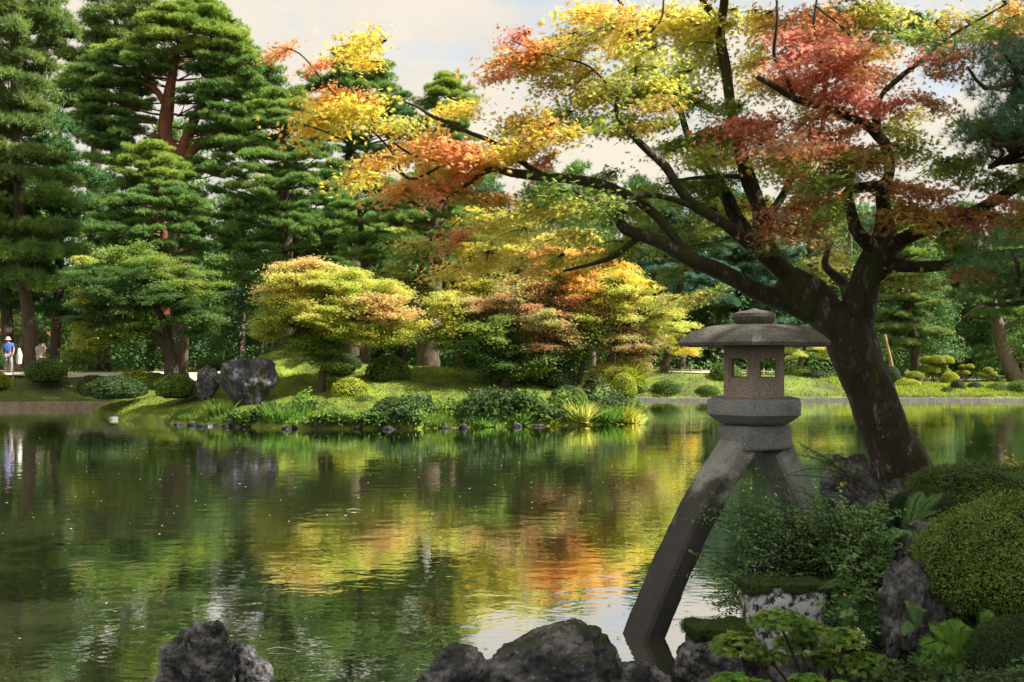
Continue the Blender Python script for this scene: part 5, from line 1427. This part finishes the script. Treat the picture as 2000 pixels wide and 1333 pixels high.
shade_pine('tall pine standing right of the viewpoint outside the picture', (10.0, 6.0, .9), 10.5, 4.6, 3.8, 200, 'dark', 2, out_of_view)

# ------------------------------------------------------------------ foreground plants
def leafy_bush(name, label, roots, tips, n, leaf, mats, pairs=12, sag=.25, seed=0, arch=.25):
    """arching stems with opposite leaves"""
    r = np.random.default_rng(seed)
    t = thing(name, label, 'bush', roots[0])
    st = MB(); lf = MB()
    for i in range(n):
        a = np.array(roots[r.integers(len(roots))]) + r.normal(0, .06, 3)
        tb = tips[r.integers(len(tips))]
        b = P(tb[0] + r.normal(0, tb[3]), tb[1] + r.normal(0, tb[4]), tb[2] + r.normal(0, .22))
        ln = np.linalg.norm(b - a)
        c = (a + b) / 2 + np.array([0, 0, arch * ln * r.uniform(.4, 1.2)])
        p, _ = smooth_path([a, c, b], [1, 1, 1], 8)
        tube(st, [a, c, b], [.006, .004, .0015], 4, 6)
        tt_ = np.linspace(.3, 1, pairs * 2)
        q = np.stack([np.interp(tt_ * (len(p) - 1), np.arange(len(p)), p[:, k]) for k in range(3)], 1)
        tg = unit(np.gradient(q, axis=0))
        side = unit(np.cross(tg, np.array([0, 0, 1.0])) + r.normal(0, .25, q.shape))
        side[1::2] *= -1
        d = side + tg * .6 + r.normal(0, .15, q.shape)
        nr = np.array([0, 0, 1.0]) + r.normal(0, .45, q.shape)
        scatter(lf, OVAL[0], OVAL[1], q, nr, d, leaf * r.uniform(.6, 1.2, len(q)), 0)
    link('stem', st.mesh('stem', M_twig), t)
    link('foliage', lf.mesh('foliage', mats), t)
    return t
rt = [P(1640, 1170, 8.1), P(1690, 1200, 7.8), P(1600, 1180, 8.3), P(1560, 1160, 8.2), P(1500, 1150, 8.0), P(1660, 1110, 8.4)]
leafy_bush('arching_bush', 'arching small leaved bush round the lantern leg on the bank', rt,
           [(1420, 1060, 8.0, 35, 50), (1470, 1110, 8.0, 45, 50), (1520, 1020, 8.2, 50, 35), (1400, 1150, 7.9, 30, 30), (1560, 1100, 8.0, 40, 50), (1600, 1030, 8.2, 50, 35), (1470, 1000, 8.1, 50, 25), (1430, 1190, 7.6, 30, 20)],
           270, .04, SM['bush'], pairs=17, seed=1, arch=.16)
rt2 = [P(1680, 1220, 7.5), P(1640, 1230, 7.6), P(1720, 1150, 7.8), P(1690, 1120, 8.1), P(1700, 1200, 7.6)]
leafy_bush('broad_bush', 'dense dark leaved bush between the lantern and the grey boulder', rt2,
           [(1640, 1060, 7.9, 40, 50), (1690, 1010, 8.0, 35, 25), (1700, 1080, 7.8, 30, 50), (1660, 1150, 7.5, 40, 30), (1720, 1130, 7.5, 25, 40), (1620, 990, 8.2, 35, 20), (1650, 1210, 7.2, 35, 20)],
           230, .05, SM['bush'], pairs=13, seed=2, arch=.2)
leafy_bush('trailing_sprig', 'single light green leafy sprig reaching left below the lantern block', [P(1690, 965, 8.9)],
           [(1560, 868, 8.8, 6, 5), (1585, 885, 8.8, 10, 6), (1480, 930, 8.5, 30, 6)], 9, .036, SM['fresh'], pairs=16, seed=3, arch=.08)
def small_plant(label, px_, py_, Y, mt, seed):
    leafy_bush('leafy_sprig', label, [P(px_ + 30, py_ + 50, Y)], [(px_, py_, Y, 14, 8)], 8, .035, mt, pairs=9, seed=seed, arch=.1)
small_plant('yellow leaved sprig rising above the flat clipped shrub at the right', 1968, 898, 9.6, LM['yellow'], 5)

def fronds(name, label, root, tips, Y, mt, n_p=20, width=.1, seed=0):
    r = np.random.default_rng(seed)
    t = thing(name, label, 'fern', root)
    for (a_, b_, dy) in tips:
        mb = MB()
        e = P(a_, b_, Y + dy)
        c = (root + e) / 2 + np.array([0, 0, .12 * np.linalg.norm(e - root) + .04])
        p, _ = smooth_path([root, c, e], [1, 1, 1], 8)
        tube(mb, [root, c, e], [.004, .003, .001], 4, 5)
        tt_ = np.linspace(.18, 1, n_p)
        q = np.stack([np.interp(tt_ * (len(p) - 1), np.arange(len(p)), p[:, k]) for k in range(3)], 1)
        tg = unit(np.gradient(q, axis=0))
        # frond faces up and towards the open side
        upv = np.array([0, -.45, 1.0])
        side = unit(np.cross(tg, upv))
        prof = np.sin(np.clip(tt_, 0, 1) * math.pi * .86 + .25) * width + .012
        for sgn in (1, -1):
            for j in range(n_p):
                ln = prof[j] * r.uniform(.85, 1.1)
                d = unit(side[j] * sgn + tg[j] * .45)
                # pinna with its own leaflets
                m = 7
                u = np.linspace(.12, .95, m)
                base = q[j] + d * (ln * u)[:, None]
                nr_ = np.tile(unit(np.cross(side[j], tg[j])) * 1.0, (m, 1)) + r.normal(0, .15, (m, 3))
                for s2 in (1, -1):
                    dd = np.tile(tg[j] * s2 + d * .6, (m, 1))
                    scatter(mb, OVAL[0] * np.array([1, 1.3, 1]), OVAL[1], base, nr_, dd, ln * .22 * (1.1 - u), 0)
        link('frond', mb.mesh('frond', mt), t)
fr = P(1872, 1330, 5.9)
fronds('fern', 'bright green fern at the bottom right in front of the big shrub', P(1868, 1300, 5.9), [(1800, 1262, -.1), (1795, 1300, -.2), (1818, 1228, 0), (1850, 1214, .05), (1885, 1222, 0), (1912, 1250, 0), (1820, 1335, -.2), (1905, 1310, -.1), (1860, 1345, -.3), (1895, 1350, -.2), (1835, 1280, -.25)], 5.9, SM['fresh'], seed=1, width=.085)
fronds('fern', 'single upright fern frond above the bright fern by the shrub', P(1915, 1275, 6.0), [(1935, 1196, 0), (1950, 1215, 0)], 6.0, SM['fresh'], seed=2, width=.05)
fronds('fern', 'dusky fern arching beside the dark rock under the flat shrub', P(1770, 1060, 8.3), [(1800, 962, 0), (1840, 966, -.1), (1760, 1000, -.1), (1745, 1050, -.3), (1830, 1000, -.2), (1790, 1060, -.4), (1720, 1060, -.2)], 8.3, SM['bush'], seed=3, width=.09)
fronds('fern', 'hanging fern below the dark leaved bush', P(1690, 1170, 7.3), [(1640, 1260, -.2), (1670, 1290, -.2), (1700, 1290, -.2), (1620, 1220, -.1), (1725, 1260, -.1), (1600, 1150, 0)], 7.2, SM['bush'], seed=4, width=.07)
fronds('fern', 'fern tuft growing left of the big rounded shrub base', P(1790, 1230, 6.5), [(1770, 1180, 0), (1800, 1190, 0), (1765, 1240, -.1)], 6.5, SM['bush'], seed=5, width=.05)

def rosette_shrub(name, label, Y, pads, root, mt, leaf=.027, seed=0):
    r = np.random.default_rng(seed)
    t = thing(name, label, 'shrub', root)
    st = MB()
    for (cx, cy, rx, ry, n) in pads:
        k = Y / F; n = int(n * 1.9)
        c = P(cx, cy, Y + r.uniform(-.15, .15))
        tube(st, [root + r.normal(0, .02, 3), (root + c) / 2 + np.array([.04, 0, .0]), c], [.016, .012, .006], 6, 5, rough=.2)
        mb = MB()
        d = unit(r.normal(0, 1, (n, 3))); d[:, 2] = np.abs(d[:, 2]) - .35
        p = c + d * np.array([rx * k, rx * k * .8, ry * k * 1.5]) * r.uniform(.6, 1.0, (n, 1))
        for q in range(n):
            m = 9
            a = np.arange(m) * 6.283 / m + r.uniform(0, 6)
            ax_ = unit(d[q] * .5 + np.array([0, 0, .8]) + r.normal(0, .25, 3))
            e1 = unit(np.cross(ax_, [0.3, 1, .1])); e2 = np.cross(ax_, e1)
            dd = np.cos(a)[:, None] * e1 + np.sin(a)[:, None] * e2 + ax_ * r.uniform(.5, 1.5)
            nr_ = ax_ - dd * .3 + r.normal(0, .1, (m, 3))
            scatter(mb, OVAL[0] * np.array([1, .62, 1]), OVAL[1], np.repeat(p[q][None], m, 0), nr_, dd, leaf * r.uniform(.7, 1.1, m), 0, a=np.full(m, r.random()))
            if q % 3 == 0:
                tube(st, [c - np.array([0, 0, ry * k * .8]), (c + p[q]) / 2, p[q]], [.004, .003, .002], 3, 2)
        link('foliage', mb.mesh('foliage', mt), t)
    link('stem', st.mesh('stem', M_bark), t)
M_ros = leaf_mat('leaf_rosette', [(0, (.07, .16, .03)), (.5, (.2, .34, .06)), (1, (.44, .52, .12))], trans=.35, nscale=5, nw=.4)
rosette_shrub('rosette_shrub', 'small tiered shrub with bright leaf rosettes at the bottom of the picture', 6.1,
              [(1520, 1212, 62, 20, 150), (1580, 1232, 50, 20, 110), (1440, 1262, 60, 26, 150), (1650, 1248, 44, 22, 110), (1700, 1300, 62, 22, 140), (1620, 1290, 50, 20, 90), (1500, 1285, 40, 14, 60), (1560, 1260, 60, 20, 90)],
              P(1580, 1420, 6.1), M_ros, seed=1)
rosette_shrub('rosette_shrub', 'low yellow green rosette shrub along the bottom edge', 5.6,
              [(1430, 1332, 44, 16, 80), (1480, 1340, 30, 12, 40), (1580, 1335, 44, 16, 80), (1640, 1345, 30, 12, 50)], P(1520, 1460, 5.6), SM['fresh'], seed=2)
# grass at the water side rocks
clump('grass_clump', 'fine dark grass hanging by the small round stone', 1745, 1010, 8.9, 40, 160, .3, .006, SM['bush'], 'plant', .9, 31, k2=5)

r = np.random.default_rng(18)
n = 55000
X = r.uniform(1.4, 7, n); Y = r.uniform(4.2, 11.5, n)
q = np.array([noise.noise(Vector((a * 1.3, b * 1.3, 4.0))) for a, b in zip(X, Y)])
ok = (sdf(NEAR, X, Y) > .15) & (q > -.6) & ~((np.hypot(X - 1.6, Y - 4.5)) < .6)
X, Y, q = X[ok], Y[ok], q[ok]
Z = h_near(X[None], Y[None])[0] + (q + .65) * .14 * r.random(len(X))
pp = np.stack([X, Y, Z], 1)
mb = MB(); scatter(mb, OVAL[0] * np.array([1, 1.2, 1]), OVAL[1], pp, r.normal(0, .5, pp.shape) + np.array([0, 0, 1]), r.normal(0, 1, pp.shape), r.uniform(.018, .045, len(pp)))
tag(link('ground_cover', mb.mesh('ground_cover', SM['dark'])), 'dark small leaved ground cover over the near bank', 'ground cover', kind='stuff')
# leaves and specks floating on the pond
r = np.random.default_rng(8)
n = 800
fx = r.uniform(-14, 14, n); fy = 7.5 + 24 * r.random(n) ** 1.1
ok = (np.abs(fx / fy) < .56) & (sdf(NEAR, fx, fy) < -.2) & (sdf(ISLAND, fx, fy) < -.3)
pp = np.stack([fx, fy, np.full(n, .006)], 1)[ok]
mb = MB()
scatter(mb, OVAL[0] * np.array([1, 1.4, .1]), OVAL[1], pp, np.tile([0, 0, 1.], (len(pp), 1)) + r.normal(0, .05, pp.shape), r.normal(0, 1, pp.shape), r.uniform(.015, .045, len(pp)), 0)
tag(link('floating_leaves', mb.mesh('floating_leaves', plain('floating_leaf', (.6, .58, .42)))), 'tiny pale leaves and petals floating on the pond', 'fallen leaves', kind='stuff')
for (a_, b_, l_) in ((690, 998, 'longest pale twig floating in the middle of the pond'), (262, 1112, 'short pale twig floating left of the sky reflection'), (545, 1272, 'white feather like leaf floating near the lone boulder'), (150, 1108, 'thin pale leaf floating at the left')):
    Yq = H * F / (b_ - 700); q = P(a_, b_, Yq); q[2] = .012
    mb = MB(); tube(mb, [q - np.array([.1, 0, 0]), q + np.array([0, .02, .01]), q + np.array([.12, -.01, 0])], [.002, .006, .002], 5, 3)
    tag(link('floating_twig', mb.mesh('floating_twig', plain('driftwood', (.6, .55, .42)))), l_, 'twig')

def fallen(label, px_, py_, Y, mt, nrm=(0, -.7, .7), sz=.085):
    mb = MB(); p = P(px_, py_, Y)
    scatter(mb, ML[0], ML[1], p[None], np.array([nrm]), np.array([[.9, .1, -.3]]), sz)
    tag(link('fallen_leaf', mb.mesh('fallen_leaf', LM[mt])), label, 'leaf')
fallen('yellow maple leaf caught on the dark rock at the foot of the maple', 1645, 946, 8.55, 'yellow')
fallen('small orange leaf caught in the dark leaved bush', 1650, 1162, 7.1, 'orange', sz=.05)
# ------------------------------------------------------------------ people
def skin_body(name, edges_pts, mat, parent, mats=None):
    """edges_pts: (list of (x,y,z,rx)), list of edges; grown with the Skin modifier"""
    vs, es = edges_pts
    me = bpy.data.meshes.new(name)
    me.from_pydata([v[:3] for v in vs], es, [])
    o = bpy.data.objects.new(name, me); col.objects.link(o)
    m = o.modifiers.new('skin', 'SKIN'); m.use_smooth_shade = True
    s = o.modifiers.new('sub', 'SUBSURF'); s.levels = 2; s.render_levels = 2
    for i, v in enumerate(vs):
        me.skin_vertices[0].data[i].radius = (v[3], v[3])
        me.skin_vertices[0].data[i].use_root = (i == 0)
    dg = bpy.context.evaluated_depsgraph_get()
    dg.update()
    nm = bpy.data.meshes.new_from_object(o.evaluated_get(dg))
    bpy.data.objects.remove(o)
    nm.materials.clear(); nm.materials.append(mat)
    for p in nm.polygons: p.use_smooth = True
    q = bpy.data.objects.new(name, nm); col.objects.link(q); q.parent = parent
    return q
def person(label, pos, h, shirt, trousers, hat=None, bag=None, rz=0.):
    t = thing('person', label, 'person', pos)
    s = h / 1.72
    S = lambda L_: [tuple(c * s for c in v) for v in L_]
    body = [(0, 0, .93, .13), (0, 0, 1.12, .125), (0, 0, 1.34, .14), (0, 0, 1.47, .06), (0, -.01, 1.54, .055), (0, -.02, 1.64, .095),
            (-.1, 0, .86, .085), (-.11, -.02, .48, .06), (-.11, .02, .09, .045), (-.11, -.12, .04, .04),
            (.1, 0, .86, .085), (.12, .02, .48, .06), (.12, .05, .09, .045), (.12, -.09, .04, .04),
            (-.19, 0, 1.39, .055), (-.25, 0, 1.13, .042), (-.24, -.1, .9, .033), (-.235, -.13, .82, .03),
            (.19, 0, 1.39, .055), (.26, 0, 1.13, .042), (.25, -.12, .92, .033), (.245, -.16, .84, .03)]
    E = [(0, 1), (1, 2), (2, 3), (3, 4), (4, 5), (0, 6), (6, 7), (7, 8), (8, 9), (0, 10), (10, 11), (11, 12), (12, 13), (2, 14), (14, 15), (15, 16), (16, 17), (2, 18), (18, 19), (19, 20), (20, 21)]
    skin_body('body', (S(body), E), M_skin, t)
    sh = [(0, 0, .92, .155), (0, 0, 1.12, .15), (0, 0, 1.35, .16), (0, 0, 1.45, .08), (-.19, 0, 1.39, .075), (-.235, 0, 1.2, .065), (.19, 0, 1.39, .075), (.24, 0, 1.2, .065)]
    skin_body('shirt', (S(sh), [(0, 1), (1, 2), (2, 3), (2, 4), (4, 5), (2, 6), (6, 7)]), shirt, t)
    tr = [(0, 0, .93, .15), (-.1, 0, .84, .105), (-.11, -.02, .48, .085), (-.11, .02, .1, .07), (.1, 0, .84, .105), (.12, .02, .48, .085), (.12, .05, .1, .07)]
    skin_body('trousers', (S(tr), [(0, 1), (1, 2), (2, 3), (0, 4), (4, 5), (5, 6)]), trousers, t)
    mb = MB()
    prof = [(1.60, .165), (1.615, .165), (1.63, .1), (1.7, .095), (1.745, .07), (1.755, .01)] if hat else [(1.58, .1), (1.66, .112), (1.73, .09), (1.76, .02)]
    n = 14; V = []
    for z_, r_ in prof:
        for j in range(n):
            a = 6.283 * j / n
            V.append((r_ * math.cos(a) * s, (r_ * math.sin(a) + (.0 if hat else .02) - .02) * s, z_ * s))
    idx = np.arange(len(V)).reshape(len(prof), n)
    mb.add(V, np.stack([idx[:-1], np.roll(idx[:-1], -1, 1), np.roll(idx[1:], -1, 1), idx[1:]], -1).reshape(-1, 4), smooth=True)
    o = bpy.data.objects.new('hat' if hat else 'hair', mb.mesh('hat', hat or plain('hair_dark', (.03, .02, .015)))); col.objects.link(o); o.parent = t
    # nose and feet read at this size only as hints
    if bag:
        mb = MB()
        tube(mb, [np.array(v) * s for v in [(-.17, -.1, 1.42), (0, -.185, 1.25), (.18, -.13, 1.0)]], [.014, .014, .014], 5, 4)
        o = bpy.data.objects.new('bag_strap', mb.mesh('bag_strap', plain('strap_black', (.02, .02, .025)))); col.objects.link(o); o.parent = t
    t.rotation_euler = (0, 0, rz)
    return t
gx = P(16, 0, 49.2)[0]
person('person in blue shirt and pale hat walking on the left bank', (gx, 49.2, zat(h_far, gx, 49.2) + .08), 1.74, plain('shirt_blue', (.08, .16, .5)), plain('trousers_grey', (.36, .35, .38)), hat=plain('hat_pale', (.6, .56, .56)), bag=True, rz=.2)
gp = P(37, 0, 49.0)
mb = MB(); zb_ = zat(h_far, gp[0], 49.0)
tube(mb, [(gp[0], 49.0, zb_ + 1.3), (gp[0] + .03, 49.0, zb_ + .95), (gp[0], 49., zb_ + .55)], [.05, .13, .12], 8, 4)
me = mb.mesh('carrier_bag', M_white)
tag(link('carrier_bag', me), 'white cloth bag held by the person in blue', 'bag')
gx = P(78, 0, 50.6)[0]
person('person in pale top half hidden behind the left pine trunk', (gx, 50.6, zat(h_far, gx, 50.6) + .08), 1.6, plain('shirt_pale', (.5, .45, .4)), plain('trousers_check', (.3, .33, .34)), rz=1.2)
gx = P(1970, 0, 76)[0]
person('person in dusty pink jacket walking on the far right path', (gx, 76, .62), 1.62, plain('jacket_pink', (.42, .24, .22)), plain('trousers_brown', (.2, .15, .15)), rz=-1.3)

# ------------------------------------------------------------------ garden fittings
def low_fence(name, label, line, gap, hf, h=.42, mat=M_wood):
    p, _ = smooth_path([(a, b, 0) for a, b in line], [1] * len(line), 6)
    L_ = np.concatenate([[0], np.cumsum(np.linalg.norm(np.diff(p, axis=0), axis=1))])
    n = int(L_[-1] / gap)
    t = None
    ss = np.linspace(0, L_[-1], n + 1)
    X = np.interp(ss, L_, p[:, 0]); Yv = np.interp(ss, L_, p[:, 1]); Z = hf(X[None], Yv[None])[0]
    t = thing(name, label, 'fence', (X[0], Yv[0], Z[0]))
    pm = MB(); tube(pm, [(0, 0, -.15), (0, 0, h)], [.03, .028], 6, 1)
    pme = pm.mesh('post', mat)
    for a, b, c in zip(X, Yv, Z): link('post', pme, t, (a, b, c))
    rm = MB(); tube(rm, [(a, b, c + h * .6) for a, b, c in zip(X, Yv, Z)], [.018] * len(X), 5, 2)
    link('rail', rm.mesh('rail', mat), t)
low_fence('low_fence', 'low white fence along the left bank path by the person in blue', [(-26, 48.0), (-23.8, 48.2), (-22.3, 48.3)], .55, h_far, .6, plain('fence_pale', (.6, .56, .52)))
low_fence('low_fence', 'low pale bamboo fence beside the far path left of the lantern', [(7, 58.0), (12, 57.9), (17, 59.5)], .55, h_far, .4, plain('bamboo_pale', (.6, .52, .36)))
low_fence('low_fence', 'low dark fence along the far right path below the pink jacket person', [(25, 64), (30, 68), (36, 71)], 1.0, h_far, .45, M_wood_dark)

# roofed garden lamp on a post
def garden_lamp():
    Yq = 63.0; b = P(1845, 745, Yq)
    t = thing('garden_lamp', 'wooden garden lamp with green gabled roof on a post across the pond', 'lamp', b)
    k = Yq / F; z = lambda py: P(0, py, Yq)[2]
    mb = MB(); box(mb, (b[0] - .06, Yq - .06, b[2]), (b[0] + .06, Yq + .06, z(702))); link('post', mb.mesh('post', M_wood_dark), t)
    mb = MB(); hw = 7 * k
    for sx in (-1, 1):
        for sy in (-1, 1):
            box(mb, (b[0] + sx * hw - .03, Yq + sy * hw - .03, z(702)), (b[0] + sx * hw + .03, Yq + sy * hw + .03, z(688)))
    box(mb, (b[0] - hw - .04, Yq - hw - .04, z(703)), (b[0] + hw + .04, Yq + hw + .04, z(701)))
    box(mb, (b[0] - .018, Yq - hw - .02, z(701)), (b[0] + .018, Yq - hw + .01, z(688)))
    link('frame', mb.mesh('frame', M_wood_dark), t)
    mb = MB(); box(mb, (b[0] - hw + .02, Yq - hw + .02, z(701)), (b[0] + hw - .02, Yq + hw - .02, z(688))); link('paper_pane', mb.mesh('paper_pane', M_white), t)
    mb = MB(); w1 = 13 * k
    V = [(b[0] - w1, Yq - w1, z(689)), (b[0] + w1, Yq - w1, z(689)), (b[0] + w1, Yq + w1, z(689)), (b[0] - w1, Yq + w1, z(689)), (b[0], Yq - w1 * .9, z(681)), (b[0], Yq + w1 * .9, z(681))]
    mb.add(V, [[0, 1, 4], [1, 2, 5], [1, 5, 4], [2, 3, 5], [3, 0, 4], [3, 4, 5], [0, 2, 1], [0, 3, 2]])
    link('roof', mb.mesh('roof', M_copper), t)
garden_lamp()
def prop(label, a_, b_, Y, wpx):
    mb = MB(); tube(mb, [P(*a_, Y), P(*b_, Y + .3)], [wpx * Y / F / 2] * 2, 8, 2)
    tag(link('support_pole', mb.mesh('support_pole', M_wood)), label, 'pole')
prop('thick bamboo pole propping a pine right of the maple trunk', (1744, 722), (1728, 655), 60, 6)
prop('thin upright pole behind the roof of the garden lamp', (1849, 740), (1849, 664), 64.5, 4)
def notice(label, x0, x1, y0, y1, post, Y, face, roofed):
    t = thing('notice_board', label, 'sign', P(post, 745, Y))
    a, b = P(x0, y1, Y), P(x1, y0, Y)
    mb = MB(); box(mb, (a[0], Y - .03, a[2]), (b[0], Y + .03, b[2])); link('board', mb.mesh('board', face), t)
    mb = MB(); c = P(post, 745, Y); box(mb, (c[0] - .05, Y + .035, c[2] - .1), (c[0] + .05, Y + .13, b[2])); link('post', mb.mesh('post', M_wood), t)
    if roofed:
        mb = MB(); m = (a[0] + b[0]) / 2
        V = [(a[0] - .12, Y - .16, b[2]), (b[0] + .12, Y - .16, b[2]), (b[0] + .12, Y + .16, b[2]), (a[0] - .12, Y + .16, b[2]), (m, Y - .16, b[2] + .16), (m, Y + .16, b[2] + .16)]
        mb.add(V, [[0, 1, 4], [2, 3, 5], [1, 2, 5], [1, 5, 4], [3, 0, 4], [3, 4, 5], [0, 3, 2], [0, 2, 1]])
        link('roof', mb.mesh('roof', M_wood), t)
notice('pale pink notice board left of the roofed wooden one', 1784, 1795, 705, 726, 1790, 62.5, plain('board_pink', (.42, .3, .28)), False)
notice('roofed orange wooden notice board across the pond', 1793, 1806, 703, 712, 1800, 62, plain('board_orange', (.55, .32, .16)), True)
notice('small pale blue notice board right of the roofed wooden one', 1808, 1815, 703, 714, 1811, 63, plain('board_blue', (.4, .47, .58)), False)
def hut(name, label, x0, x1, ytop, yeave, ybot, Y, wall, roofm):
    b = P((x0 + x1) / 2, ybot, Y); a, c = P(x0, ybot, Y), P(x1, yeave, Y); top = P(0, ytop, Y)[2]
    t = thing(name, label, 'hut', b)
    mb = MB(); box(mb, (a[0], Y, a[2] - .3), (c[0], Y + 3, c[2])); link('wall', mb.mesh('wall', wall), t)
    pm = MB(); box(pm, (-.06, -.06, a[2] - .3), (.06, .0, c[2])); pme = pm.mesh('post', M_wood_dark)
    nn = 5
    for i in range(nn): link('post', pme, t, (a[0] + (c[0] - a[0]) * i / (nn - 1), Y - .003, 0))
    mb = MB(); e = .5
    V = [(a[0] - e, Y - e, c[2]), (c[0] + e, Y - e, c[2]), (c[0] + e, Y + 3 + e, c[2]), (a[0] - e, Y + 3 + e, c[2]), (a[0] - e * .6, Y + 1.5, top), (c[0] + e * .6, Y + 1.5, top)]
    mb.add(V, [[0, 1, 5], [0, 5, 4], [2, 3, 4], [2, 4, 5], [1, 2, 5], [3, 0, 4], [0, 3, 2], [0, 2, 1]])
    link('roof', mb.mesh('roof', roofm), t)
hut('garden_hut', 'dark timber hut half hidden left of the lantern light box', 1388, 1440, 655, 672, 722, 68, M_wood_dark, M_wood_dark)
hut('tea_stall', 'open fronted stall with reddish roof behind the pines at the left edge', -60, 48, 638, 655, 712, 62, plain('stall_wall', (.5, .34, .3)), M_roof_red)
print('objects', len(bpy.data.objects), 'tris', sum(len(m.polygons) for m in bpy.data.meshes))
